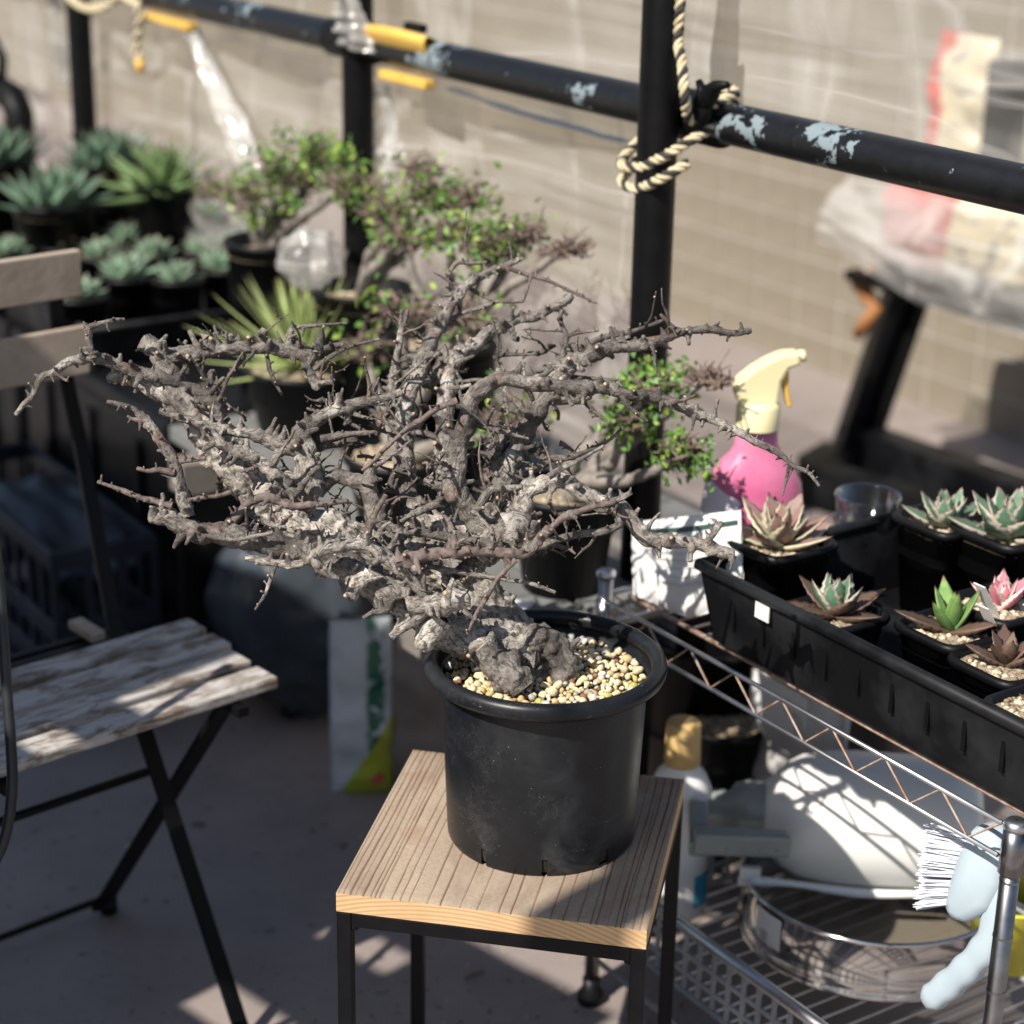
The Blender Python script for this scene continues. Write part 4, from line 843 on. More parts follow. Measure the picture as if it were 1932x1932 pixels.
# ------------------------------------------------------------------ folding slatted chair
def m_slat():
    m, n, l, b = nodes('washed_old_wood')
    c = n.new('ShaderNodeTexCoord'); oi = n.new('ShaderNodeObjectInfo'); sc_ = n.new('ShaderNodeMath'); sc_.operation = 'MULTIPLY'; sc_.inputs[1].default_value = 37.0; l.new(oi.outputs['Random'], sc_.inputs[0])
    va = n.new('ShaderNodeVectorMath'); va.operation = 'ADD'; l.new(c.outputs['Object'], va.inputs[0]); l.new(sc_.outputs[0], va.inputs[1])
    def mp(s): q = n.new('ShaderNodeMapping'); q.inputs['Scale'].default_value = s; l.new(va.outputs[0], q.inputs[0]); return q.outputs[0]
    f = tnoise(n, l, 1.0, 6, 0.7, 0.3, mp((9, 260, 260))); g = tnoise(n, l, 1.0, 7, 0.72, 0.6, mp((16, 45, 45)))
    wood = ramp(n, l, f, [(0.3, (0.10, 0.075, 0.053)), (0.7, (0.24, 0.19, 0.145))])
    ad = n.new('ShaderNodeMath'); ad.operation = 'MULTIPLY_ADD'; ad.inputs[1].default_value = 0.25; l.new(f, ad.inputs[0]); l.new(g, ad.inputs[2])
    k = ramp(n, l, ad.outputs[0], [(0.53, 0.0), (0.68, 0.9)])
    l.new(mixc(n, l, k, wood, (0.52, 0.50, 0.48)), b.inputs['Base Color']); b.inputs['Roughness'].default_value = 0.75; bump(n, l, b, f, 0.4, 0.0015); return m
M['slat'] = m_slat()
M['slatback'] = mat('grey_brown_slat', (0.33, 0.265, 0.20), (0.44, 0.36, 0.285), 0.75, scale=22, bmp=0.3)
CRZ = R(41.5)
ch0 = Z(530, 1277, 0.45)
chair = thing('folding_chair', 'folding chair with worn whitewashed slats and black steel frame', 'chair', Vector((ch0.x, ch0.y, 0)), CRZ)
for k in range(4):
    m = MB(); m.box((0, 0, 0), (0.42, 0.0440, 0.015)); o = m.build('seat_slat', M['slat'], chair, bevel=0.0035); o.location = (-0.21 - 0.004 * (k % 2) + 0.006 * k, 0.026 + 0.0590 * k, 0.441)
CM = tree_matrix(chair); CI = CM.inverted()
lx = CM.to_3x3() @ Vector((-1, 0, 0))                       # world direction to the chair's other side
def both(name, fn, gap):
    for k in (0, 1):
        m = MB(); fn(m, lx * (gap * k)); m.build(name, M['blackmetal'], chair, world=True)
WID = 0.30
frontfoot = Z(462, 1962, 0.004); rearfoot = Z(190, 1712, 0.012)
seat_f = CM @ Vector((-0.055, 0.03, 0.425)); seat_r = Z(214, 1172, 0.452)
both('leg', lambda m, d: m.bar(seat_f + d, rearfoot + d, 0.007, 0.026, lx), WID)
def long_leg(m, d):
    low = Z(270, 1372, 0.375)
    pts = [frontfoot + d, low + d, seat_r + d, Z(150, 830, 0.62) + d, Z(126, 720, 0.70) + d, Z(112, 640, 0.77) + d, Z(104, 560, 0.825) + d, Z(100, 500, 0.87) + d]
    for a, b in zip(pts[:-1], pts[1:]): m.bar(a, b + (b - a).normalized() * 0.004, 0.007, 0.019, lx)
both('back_leg', long_leg, WID)
for (a, nm, ln, r_) in ((Z(290, 1452, 0.30), 'stretcher', WID, 0.006), (rearfoot + Vector((0, 0, 0.012)), 'stretcher', WID, 0.005), (frontfoot + Vector((0, 0, 0.02)), 'stretcher', WID, 0.005)):
    m = MB(); m.tube([a, a + lx * ln], r_, 8); m.build(nm, M['blackmetal'], chair, True, world=True)
for f in (0, WID):
    m = MB(); c = rearfoot + lx * f; m.tube([c + Vector((0, 0, -0.011)) - lx * 0.012, c - lx * 0.012 + Vector((0, 0, 0.012))], 0.012, 12); m.build('foot_cap', M['blackplastic'], chair, True, world=True)
for y in (0.262, 0.285):
    m = MB(); m.box((-0.24, y, 0.428), (0.34, 0.012, 0.012)); m.build('seat_rail', M['blackmetal'], chair)
for x in (-0.06, -0.36):
    m = MB(); m.box((x, 0.135, 0.4255), (0.014, 0.29, 0.012)); m.build('seat_rail', M['blackmetal'], chair)
m = MB(); m.box((-0.105, 0.272, 0.447), (0.02, 0.06, 0.012)); m.build('hinge_block', M['slatback'], chair, bevel=0.002)
for (p0, p1_, zt_, zb_) in (((148, 470), (150, 556), 0.885, 0.826), ((165, 612), (165, 702), 0.792, 0.731)):
    a, b = Z(*p0, zt_), Z(*p1_, zb_); m = MB(); up_v = (a - b).normalized(); nn = up_v.cross(lx).normalized()
    c = (a + b) / 2 + lx * 0.20; M3 = Matrix((lx, nn, up_v)).transposed(); m.box(c, (0.40, 0.014, (a - b).length), M3); m.build('back_slat', M['slatback'], chair, bevel=0.002, world=True)
# bent tube at the left edge
bt_ = [D(-25, 900, 2.05), D(-4, 1080, 2.05), D(6, 1200, 2.05), D(14, 1320, 2.05), D(22, 1430, 2.05), D(22, 1500, 2.05), D(12, 1570, 2.05), D(-12, 1630, 2.05), D(-60, 1690, 2.05), D(-150, 1740, 2.06)]
last = bt_[-1]; bt_ += [Vector((last.x - 0.06, last.y, last.z - 0.12)), Vector((last.x - 0.07, last.y, 0.012)), Vector((last.x - 0.2, last.y + 0.02, 0.008))]
m = MB(); m.tube([p[0] for p in crom([(p, 0) for p in bt_], 0.015)], 0.0058, 10)
tag(m.build('hose', mat('dark_rubber', (0.012, 0.013, 0.016), (0.03, 0.032, 0.035), 0.4, scale=8), None, True), 'thin black hose hanging in front of the chair at the left edge', 'hose')

# ------------------------------------------------------------------ plant stool
SYAW = -0.1903; SW, SD, SH, STK = 0.300, 0.307, 0.45, 0.0215
stool = thing('plant_stool', 'small stool with weathered plank top and black steel frame', 'stool', (0, 0, 0), SYAW)
gr = random.Random(3); lines = []; x = -SW / 2 + 0.003
while x < SW / 2 - 0.002:
    d = abs(x + 0.005) / (SW / 2); lines.append(x); x += (0.0185 - 0.0122 * min(1, d * 1.2)) * gr.uniform(0.5, 1.55)
def wob(i, y): return 0.0022 * noise.noise(Vector((i * 0.23, y * 5, 0))) + 0.0005 * noise.noise(Vector((i * 0.9, y * 30, 3)))
def groove(x, y):
    best = 0
    for i, lx_ in enumerate(lines):
        if abs(lx_ - x) > 0.008: continue
        wd = 0.00042 + 0.0004 * (i * 7 % 5) / 4 + 0.0004 * noise.noise(Vector((i * 3.3, y * 25, 1)))
        best = max(best, (0.85 + 0.6 * noise.noise(Vector((i * 5.1, y * 7, 9)))) * math.exp(-((x - lx_ - wob(i, y)) / max(wd, 0.0005)) ** 2))
    return best
nx_, ny_ = 400, 64
def topf(u, v):
    x = (u - 0.5) * SW; y = (v - 0.5) * SD; gq = groove(x, y)
    e = min(x + SW / 2, SW / 2 - x, y + SD / 2, SD / 2 - y); rd = 0.0012 * max(0, 1 - e / 0.003) ** 2
    return Vector((x, y, SH - 0.0009 * gq - rd + 0.0005 * noise.noise(Vector((x * 30, y * 12, 2)))))
m = MB(); m.grid(topf, nx_, ny_); gv = [groove(p[0], p[1]) for p in m.v]
def m_top():
    m, n, l, b = nodes('weathered_cedar'); at = n.new('ShaderNodeAttribute'); at.attribute_name = 'groove'
    f = tnoise(n, l, 9, 6, 0.7, 0.5, mapping(n, l, (1.6, 0.5, 1))); h = tnoise(n, l, 260, 4, 0.7); st = tnoise(n, l, 14, 5, 0.6, 0.3)
    c = ramp(n, l, f, [(0.3, (0.26, 0.19, 0.13)), (0.52, (0.40, 0.315, 0.235)), (0.72, (0.50, 0.395, 0.28))])
    c = mixc(n, l, ramp(n, l, h, [(0.3, 0.45), (0.6, 0.0)]), c, (0.20, 0.165, 0.135))
    c = mixc(n, l, ramp(n, l, st, [(0.58, 0.0), (0.72, 0.45)]), c, (0.28, 0.13, 0.07))
    l.new(mixc(n, l, at.outputs['Fac'], c, (0.13, 0.062, 0.036)), b.inputs['Base Color']); b.inputs['Roughness'].default_value = 0.8; bump(n, l, b, h, 0.3, 0.0008); return m
def m_end():
    m, n, l, b = nodes('fresh_cedar_edge'); c = n.new('ShaderNodeTexCoord'); s = n.new('ShaderNodeSeparateXYZ'); l.new(c.outputs['Object'], s.inputs[0])
    w = n.new('ShaderNodeTexWave'); w.wave_type = 'RINGS'; w.rings_direction = 'Y'; w.inputs['Scale'].default_value = 70; w.inputs['Distortion'].default_value = 1.2; w.inputs['Detail'].default_value = 2
    mp = n.new('ShaderNodeMapping'); mp.inputs['Location'].default_value = (0.02, 0, -0.325); mp.inputs['Scale'].default_value = (0.55, 0.12, 1.0); l.new(c.outputs['Object'], mp.inputs[0]); l.new(mp.outputs[0], w.inputs[0])
    f = tnoise(n, l, 30, 4); base = ramp(n, l, w.outputs['Fac'], [(0.1, (0.52, 0.32, 0.15)), (0.6, (0.66, 0.45, 0.25))])
    l.new(mixc(n, l, ramp(n, l, f, [(0.45, 0.0), (0.8, 0.35)]), base, (0.46, 0.25, 0.11)), b.inputs['Base Color']); b.inputs['Roughness'].default_value = 0.65; return m
o = m.build('board_face', m_top(), stool, True); A_ = o.data.attributes.new('groove', 'FLOAT', 'POINT'); A_.data.foreach_set('value', gv)
m = MB()
zl = SH - STK
def edge(a, b, n):
    vs = []; fs = []
    for k in range(n + 1):
        x = a[0] + (b[0] - a[0]) * k / n; y = a[1] + (b[1] - a[1]) * k / n
        tz = topf(x / SW + 0.5, y / SD + 0.5).z
        vs += [(x, y, tz), (x, y, zl)]
    for k in range(n): fs.append((2 * k, 2 * k + 1, 2 * k + 3, 2 * k + 2))
    m.add(vs, fs)
hx, hy = SW / 2, SD / 2
edge((-hx, -hy), (hx, -hy), nx_); edge((hx, -hy), (hx, hy), ny_); edge((hx, hy), (-hx, hy), nx_); edge((-hx, hy), (-hx, -hy), ny_)
m.add([(-hx, -hy, zl), (hx, -hy, zl), (hx, hy, zl), (-hx, hy, zl)], [(3, 2, 1, 0)]); m.build('board_edge', m_end(), stool)
q_ = 0.0145
for (sx, sy) in ((-1, -1), (1, -1), (1, 1), (-1, 1)):
    m = MB(); m.box((sx * (hx - q_ / 2), sy * (hy - q_ / 2), (zl - 0.001) / 2 + 0.001), (q_, q_, zl - 0.003)); m.build('leg', M['blackmetal'], stool, bevel=0.0012)
for (c, d) in (((0, -hy + q_ / 2, zl - 0.0085), (SW - 2 * q_, q_ - 0.001, 0.015)), ((0, hy - q_ / 2, zl - 0.0085), (SW - 2 * q_, q_ - 0.001, 0.015)), ((-hx + q_ / 2, 0, zl - 0.0085), (q_ - 0.001, SD - 2 * q_, 0.015)), ((hx - q_ / 2, 0, zl - 0.0085), (q_ - 0.001, SD - 2 * q_, 0.015)),
               ((0, hy - q_ / 2, 0.012), (SW - 2 * q_, q_ - 0.001, 0.015)), ((-hx + q_ / 2, 0, 0.012), (q_ - 0.001, SD - 2 * q_, 0.015)), ((hx - q_ / 2, 0, 0.012), (q_ - 0.001, SD - 2 * q_, 0.015))):
    m = MB(); m.box(c, d); m.build('frame_rail', M['blackmetal'], stool, bevel=0.001)
for (sx, sy) in ((-1, -1), (1, -1)):
    m = MB(); m.blob((sx * (hx - q_ - 0.002), sy * (hy - q_ / 2), zl - 0.0185), (0.005, 0.006, 0.004), None, 10); m.build('weld_bead', M['blackmetal'], stool, True)
# ------------------------------------------------------------------ the bonsai in its black pot
PX, PY = 0.0208, 0.0063; RIMZ = SH + 0.187; RR = 0.1128
bon = thing('potted_bonsai', 'gnarled leafless bonsai with knobbly grey branches in a round black pot', 'potted bonsai', (PX, PY, SH - 0.0005), 0)
def m_pot():
    m, n, l, b = nodes('scuffed_black_pot')
    f = tnoise(n, l, 14, 5, 0.6, 0.4); g = tnoise(n, l, 55, 6, 0.75, 1.2); h = tnoise(n, l, 420, 2, 0.5)
    base = ramp(n, l, f, [(0.3, (0.007, 0.008, 0.010)), (0.7, (0.014, 0.016, 0.019))])
    c = n.new('ShaderNodeTexCoord'); s = n.new('ShaderNodeSeparateXYZ'); l.new(c.outputs['Object'], s.inputs[0])
    low = ramp(n, l, s.outputs['Z'], [(0.0, 0.9), (0.035, 0.25), (0.19, 0.1)])
    dust = ramp(n, l, f, [(0.52, 0.0), (0.74, 0.9)]); k = n.new('ShaderNodeMath'); k.operation = 'MULTIPLY'; l.new(low, k.inputs[0]); l.new(dust, k.inputs[1])
    col = mixc(n, l, k.outputs[0], base, (0.12, 0.125, 0.13))
    sc1 = ramp(n, l, g, [(0.485, 0.0), (0.497, 0.16), (0.503, 0.16), (0.515, 0.0)]); msk = ramp(n, l, tnoise(n, l, 20, 3), [(0.50, 0.0), (0.62, 1.0)])
    k2 = n.new('ShaderNodeMath'); k2.operation = 'MULTIPLY'; l.new(sc1, k2.inputs[0]); l.new(msk, k2.inputs[1])
    col = mixc(n, l, k2.outputs[0], col, (0.20, 0.20, 0.20)); col = mixc(n, l, ramp(n, l, h, [(0.735, 0.0), (0.77, 0.75)]), col, (0.30, 0.30, 0.30))
    l.new(col, b.inputs['Base Color']); l.new(ramp(n, l, f, [(0.3, 0.30), (0.7, 0.46)]), b.inputs['Roughness']); b.inputs['Specular IOR Level'].default_value = 0.32; bump(n, l, b, g, 0.05, 0.001); return m
MP = m_pot()
hr = RIMZ - SH; tr0 = 0.0078
prof = [(0.001, 0.0008), (0.088, 0.0008), (0.0930, 0.0), (0.0948, 0.003), (0.0953, 0.010), (0.0957, 0.020), (0.0975, 0.06), (0.0995, 0.11), (0.1018, hr - 0.016), (0.1022, hr - 0.0125)]
for k in range(13):
    a = R(235 - 25 * k); prof.append((RR + tr0 * math.cos(a) + 0.0, hr - 0.001 + tr0 * 1.2 * math.sin(a)))
prof += [(0.1015, hr - 0.012), (0.0995, hr - 0.06)]
def slotskip(i, j):
    if not (1 < i < 5): return False
    a = j * 360 / 216
    return any(abs((a - c + 180) % 360 - 180) < wdt for c, wdt in ((232, 1.7), (270.5, 1.7), (309, 4.0), (10, 2), (50, 2), (90, 2), (130, 2), (170, 2)))
m = MB(); m.lathe(prof, 216, skip=slotskip); pot = m.build('pot', MP, bon, True)
m = MB(); m.lathe([(0.0915, 0.004), (0.0935, 0.012), (0.0945, 0.03), (0.0965, 0.09), (0.0985, hr - 0.06)], 72); m.build('pot_lining', mat('dark_inner_soil', (0.015, 0.012, 0.009), (0.05, 0.035, 0.02), 0.9, scale=90), pot, True)
# gravel
SOILZ = hr - 0.015
m = MB(); m.grid(lambda u, v: Vector((0.1005 * u * math.cos(6.28319 * v), 0.1005 * u * math.sin(6.28319 * v), SOILZ - 0.004)), 6, 48); m.build('soil', M['darksoil'], bon, True)
gcols = [('gravel_cream', (0.62, 0.50, 0.29), (0.74, 0.64, 0.43)), ('gravel_tan', (0.50, 0.35, 0.16), (0.60, 0.45, 0.24)), ('gravel_white', (0.60, 0.57, 0.50), (0.70, 0.67, 0.60)), ('gravel_red', (0.22, 0.085, 0.045), (0.30, 0.13, 0.08)), ('gravel_grey', (0.30, 0.29, 0.26), (0.40, 0.39, 0.36)), ('gravel_moss', (0.36, 0.36, 0.08), (0.52, 0.47, 0.16))]
GM = [mat(a, b, c, 0.85, scale=150, bmp=0.5, bscale=500, bdist=0.0008) for a, b, c in gcols]
g = MB(); r = random.Random(11)
ico = [Vector(v).normalized() for v in ((0, 1, 1.618), (0, -1, 1.618), (0, 1, -1.618), (0, -1, -1.618), (1, 1.618, 0), (-1, 1.618, 0), (1, -1.618, 0), (-1, -1.618, 0), (1.618, 0, 1), (-1.618, 0, 1), (1.618, 0, -1), (-1.618, 0, -1))]
bm_ = bmesh.new(); bmesh.ops.create_icosphere(bm_, subdivisions=2, radius=1); iv = [v.co.copy() for v in bm_.verts]; ifc = [tuple(v.index for v in f.verts) for f in bm_.faces]; bm_.free()
def pebble(c, s, mi):
    e = Matrix.Rotation(r.uniform(0, 6.28), 3, (r.random(), r.random(), r.random() + 0.1)); sd = r.uniform(0, 99); dx = Vector((s * r.uniform(0.8, 1.3), s * r.uniform(0.7, 1.1), s * r.uniform(0.65, 0.95)))
    vs = []
    for v in iv:
        k = 1 + 0.34 * noise.noise(v * 1.3 + Vector((sd, 0, 0))) + 0.10 * noise.noise(v * 3.5 + Vector((0, sd, 0))); q = Vector((v.x * dx.x, v.y * dx.y, v.z * dx.z)) * k; vs.append(c + e @ q)
    g.add(vs, ifc, mi)
pl = []
for k in range(5200):
    a = r.uniform(0, 6.283); rad = 0.0975 * math.sqrt(r.random()); s = r.choice((0.0024, 0.0032, 0.0040, 0.0046, 0.0054))
    p = Vector((rad * math.cos(a), rad * math.sin(a), 0)); ok = True
    for (q, t_) in pl[-900:]:
        if (q - p).length < (s + t_) * 0.80: ok = False; break
    if not ok: continue
    pl.append((p, s)); x = r.random(); mi = 0 if x < 0.50 else 1 if x < 0.74 else 2 if x < 0.85 else 3 if x < 0.92 else 4 if x < 0.96 else 5
    p3 = Vector((p.x, p.y, SOILZ + r.uniform(-0.002, 0.0025) + 0.004 * noise.noise(p * 25))); pebble(p3, s, mi)
tag(g.build('gravel', GM, bon, True), kind='stuff')

# ---- bark
def m_bark():
    m, n, l, b = nodes('weathered_bark'); uv = n.new('ShaderNodeUVMap'); uv.uv_map = 'uv'
    mp = n.new('ShaderNodeMapping'); mp.inputs['Scale'].default_value = (18, 110, 1); l.new(uv.outputs[0], mp.inputs[0])
    ln = tnoise(n, l, 1.0, 2, 0.6, 1.0, mp.outputs[0]); big = tnoise(n, l, 22, 4, 0.65, 0.6); fine = tnoise(n, l, 190, 3, 0.75); red = tnoise(n, l, 45, 2, 0.6, 0.4)
    at = n.new('ShaderNodeAttribute'); at.attribute_name = 'age'
    ad = n.new('ShaderNodeMath'); ad.operation = 'MULTIPLY_ADD'; ad.inputs[1].default_value = 0.30; l.new(at.outputs['Fac'], ad.inputs[0]); l.new(big, ad.inputs[2])
    c = ramp(n, l, ad.outputs[0], [(0.42, (0.050, 0.043, 0.039)), (0.58, (0.135, 0.118, 0.104)), (0.73, (0.28, 0.253, 0.222)), (0.87, (0.55, 0.51, 0.45))])
    c = mixc(n, l, ramp(n, l, ln, [(0.38, 0.75), (0.49, 0.0)]), c, (0.045, 0.039, 0.036))
    c = mixc(n, l, ramp(n, l, fine, [(0.36, 0.65), (0.48, 0.0)]), c, (0.060, 0.050, 0.045))
    c = mixc(n, l, ramp(n, l, red, [(0.61, 0.0), (0.70, 0.35)]), c, (0.17, 0.080, 0.048))
    l.new(c, b.inputs['Base Color']); b.inputs['Roughness'].default_value = 0.7; b.inputs['Specular IOR Level'].default_value = 0.35
    b1 = bump(n, l, b, ln, 0.9, 0.002); b2 = n.new('ShaderNodeBump'); b2.inputs['Strength'].default_value = 0.8; b2.inputs['Distance'].default_value = 0.002
    l.new(fine, b2.inputs['Height']); l.new(b1.outputs[0], b2.inputs['Normal']); l.new(b2.outputs[0], b.inputs['Normal']); return m
BARK = m_bark(); CUT = mat('cut_wood_tip', (0.36, 0.25, 0.15), (0.52, 0.40, 0.27), 0.7, scale=200)
REDB = mat('red_brown_twig', (0.070, 0.050, 0.044), (0.20, 0.155, 0.135), 0.7, scale=110, bmp=0.6, bscale=300)
D0 = 1.94; PXM = 0.000523
class TB(MB):
    def __init__(s): super().__init__(); s.u = []; s.age = []
    def limb(s, pts, age=0.5, n=12, lump=0.2, knobs=(), mi=0, cap=True, step=0.0016):
        # pts: list of (Vector, radius)
        P = crom(pts, step); k = len(P); b0 = len(s.v); dist = 0; uvs = []; vs = []
        T = [(P[min(i + 1, k - 1)][0] - P[max(i - 1, 0)][0]) for i in range(k)]; T = [t.normalized() if t.length > 1e-9 else Vector((0, 0, 1)) for t in T]
        x = T[0].orthogonal().normalized()
        for i in range(k):
            x = x - T[i] * x.dot(T[i]); x = x.normalized() if x.length > 1e-6 else T[i].orthogonal().normalized(); y = T[i].cross(x); r_ = P[i][1]; c = P[i][0]
            if i: dist += (c - P[i - 1][0]).length
            ring = 1 + lump * 0.5 * noise.noise(Vector((dist * 45, c.x * 9, c.z * 9))) + lump * 0.4 * noise.noise(Vector((dist * 120, c.x * 20, 5)))
            for j in range(n):
                a = 2 * math.pi * j / n; d = x * math.cos(a) + y * math.sin(a); p = c + d * r_
                q = 1 + lump * noise.noise(p * 55) * 1.1 + lump * 0.65 * noise.noise(p * 150) + lump * 0.40 * noise.noise(p * 330)
                rr_ = r_ * max(0.3, q * ring)
                for (kc, kr, ka) in knobs:
                    dd = (p - kc).length
                    if dd < kr * 2: rr_ += ka * math.exp(-(dd / kr) ** 2)
                vs.append(c + d * rr_); uvs.append((j / n * r_ * 80, dist))
        fs = []
        for i in range(k - 1):
            for j in range(n): fs.append((i * n + j, i * n + (j + 1) % n, (i + 1) * n + (j + 1) % n, (i + 1) * n + j))
        s.add(vs, fs, mi); s.u += uvs; s.age += [age] * len(vs)
        if cap:
            tipc = rt.random() < 0.32; e = len(s.v); s.add([P[-1][0] + T[-1] * P[-1][1] * 0.25] , [], mi); s.u.append((0, dist)); s.age.append(age); base = e - n
            for j in range(n): s.f.append((base + j, base + (j + 1) % n, e)); s.m.append(1 if tipc else mi)
        return P, T
    def finish(s, name, parent, world=True):
        o = s.build(name, [BARK, CUT, REDB], parent, True, world=world); me = o.data
        A = me.attributes.new('age', 'FLOAT', 'POINT'); A.data.foreach_set('value', s.age)
        uv = me.uv_layers.new(name='uv'); idx = [0] * len(me.loops); me.loops.foreach_get('vertex_index', idx)
        uv.data.foreach_set('uv', [c for i in idx for c in s.u[i]]); return o
rt = random.Random(21)
def rv(): return Vector((rt.gauss(0, 1), rt.gauss(0, 1), rt.gauss(0, 1))).normalized()
def spur(tb, base, d, L, r0, age, red=False):
    # short tapering spur with a bent tip and a cut end
    side = rv(); p1 = base + d * L * 0.45 + side * L * 0.08; p2 = base + d * L + side * L * rt.uniform(0.0, 0.25)
    L = min(L * 1.15, max(0.0035, r0 * rt.uniform(2.0, 5.0))); p1 = base + d * L * 0.45 + side * L * 0.12; p2 = base + d * L + side * L * rt.uniform(0.0, 0.4); tip = max(0.0009, r0 * rt.uniform(0.25, 0.5))
    tb.limb([(base - d * r0 * 0.8, r0 * 1.6), (base + d * L * 0.15, r0 * 1.0), (p1, r0 * 0.6), (p2, tip)], age, 7, 0.34, (), 2 if red else 0, True, 0.0022)
    return p2
def twig(tb, base, d, L, r0, age, red, gen=0):
    pts = [(base - d * r0, r0 * 1.3)]; p = base.copy(); k = max(3, int(L / 0.009)); dd = d.copy()
    for i in range(1, k + 1):
        dd = (dd + rv() * 0.28 + Vector((0, 0, 0.03))).normalized(); p = p + dd * (L / k); pts.append((p.copy(), r0 * (1 - 0.6 * i / k)))
    tb.limb(pts, age, 6, 0.28, (), 2 if red else 0, True, 0.0022)
    for i in range(1, k):
        if rt.random() < 0.55:
            sd = (rv() - dd * 0.2).normalized(); spur(tb, pts[i][0], sd, rt.uniform(0.003, 0.007), pts[i][1] * 0.8, age, red)
    if gen == 0 and L > 0.03 and rt.random() < 0.6:
        i = rt.randrange(1, k); twig(tb, pts[i][0], (rv() + dd * 0.6).normalized(), L * rt.uniform(0.3, 0.55), pts[i][1] * 0.8, age, red, 1)
def branch(pts, r, dd, age=0.5, spurs=1.0, twigs=0.0, lump=0.2, nk=None, red=False, name='branch', n=None):
    # pts in picture units at depth D0 + dd (scalar or one per point); r = (start, ..., end) radii in the same units
    if red: lump = max(lump, 0.3)
    k = len(pts); rs = []
    for i in range(k):
        f = i / (k - 1) * (len(r) - 1); a = min(int(f), len(r) - 2); rs.append((r[a] + (r[a + 1] - r[a]) * (f - a)) * PXM * (0.86 if name != 'trunk' else 0.95))
    ds = [dd] * k if not isinstance(dd, (list, tuple)) else [dd[min(int(i / (k - 1) * (len(dd) - 1)), len(dd) - 2)] + (dd[min(int(i / (k - 1) * (len(dd) - 1)), len(dd) - 2) + 1] - dd[min(int(i / (k - 1) * (len(dd) - 1)), len(dd) - 2)]) * (i / (k - 1) * (len(dd) - 1) - min(int(i / (k - 1) * (len(dd) - 1)), len(dd) - 2)) for i in range(k)]
    W = [(D(x, y, D0 + ds[i]), rs[i]) for i, (x, y) in enumerate(pts)]
    L = sum((W[i + 1][0] - W[i][0]).length for i in range(k - 1)); tb = TB(); kn = []
    nk = int(L / 0.016) if nk is None else nk
    for _ in range(nk):
        i = rt.randrange(0, k - 1); c = W[i][0].lerp(W[i + 1][0], rt.random()); rr_ = W[i][1]; d = rv(); kn.append((c + d * rr_, rr_ * rt.uniform(0.35, 0.75), rr_ * rt.uniform(0.18, 0.5)))
    mx = max(rs); P, T = tb.limb(W, age, n or (30 if mx > 0.012 else 18 if mx > 0.006 else 10), lump, kn, 2 if red else 0)
    acc = 0; nxt = 0.004
    for i in range(1, len(P) - 1):
        acc += (P[i][0] - P[i - 1][0]).length
        if acc > nxt:
            acc = 0; rr_ = P[i][1]; nxt = rt.uniform(0.0035, 0.009) / max(0.25, spurs) * (1 + rr_ * 25)
            d = rv(); d = d - T[i] * d.dot(T[i]) * 0.8 + Vector((0, 0, 0.35)); d.normalize()
            if rt.random() < 0.5: d = (d - FW * 0.5).normalized()
            if rt.random() < twigs: twig(tb, P[i][0] + d * rr_ * 0.7, d, rt.uniform(0.02, 0.06), min(0.0026, max(0.0014, rr_ * 0.45)), age * 0.6, rt.random() < 0.35)
            else: spur(tb, P[i][0] + d * rr_ * 0.75, d, rt.uniform(0.005, 0.016) * (1 if rr_ > 0.004 else 0.65), min(0.0052, rr_ * rt.uniform(0.45, 0.95)), age * 0.8, red and rt.random() < 0.6)
    return tb.finish(name, bon)
# trunk: burl at the soil, running left and splitting
branch([(1062, 1292), (1060, 1255), (1045, 1220), (1020, 1206), (998, 1222), (985, 1262), (980, 1290)], (24, 28, 30, 30, 28, 24), [0.0, -0.005, -0.01], 0.36, 0.3, 0, 0.34, 14, name='burl', n=48)
branch([(985, 1300), (955, 1262), (925, 1245), (905, 1222)], (34, 32, 30), -0.035, 0.5, 0.2, 0, 0.25, 8, name='burl', n=40)
branch([(1010, 1235), (985, 1232), (945, 1228), (900, 1212), (850, 1195), (805, 1165), (765, 1140), (720, 1108), (680, 1085), (635, 1060)], (36, 38, 38, 36, 34, 30, 26, 22), [0.0, 0.0, -0.01, -0.03, -0.045, -0.05], 0.75, 0.35, 0.0, 0.26, 26, name='trunk', n=60)
branch([(1010, 1290), (985, 1230), (945, 1170), (895, 1115), (840, 1080), (775, 1055), (700, 1035), (630, 1010), (565, 985), (515, 950), (475, 912), (440, 875), (412, 835), (378, 795), (340, 758), (300, 730), (262, 712), (232, 706)], (46, 46, 44, 40, 36, 36, 40, 42, 38, 30, 24, 18), [0.02, 0.03, 0.03, 0.04, 0.04, 0.05], 0.9, 0.5, 0.06, 0.24, 34, name='trunk', n=60)
branch([(900, 1215), (930, 1245), (960, 1275), (1000, 1290)], (30, 34, 26), [-0.03, -0.02], 0.45, 0.1, 0, 0.2, 8, n=24, name='root')
branch([(830, 1165), (812, 1190), (800, 1215), (795, 1222)], (30, 27, 16), -0.045, 0.85, 0.4, 0, 0.15, 5, n=22, name='knob')
branch([(800, 1150), (780, 1170), (758, 1185), (738, 1202)], (16, 12, 9), -0.06, 0.6, 0.5, 0, 0.2, name='stub')
branch([(770, 1150), (810, 1140), (850, 1135), (885, 1128)], (24, 24, 16), -0.06, 1.0, 0.8, 0.15, 0.35, 12, name='burl')
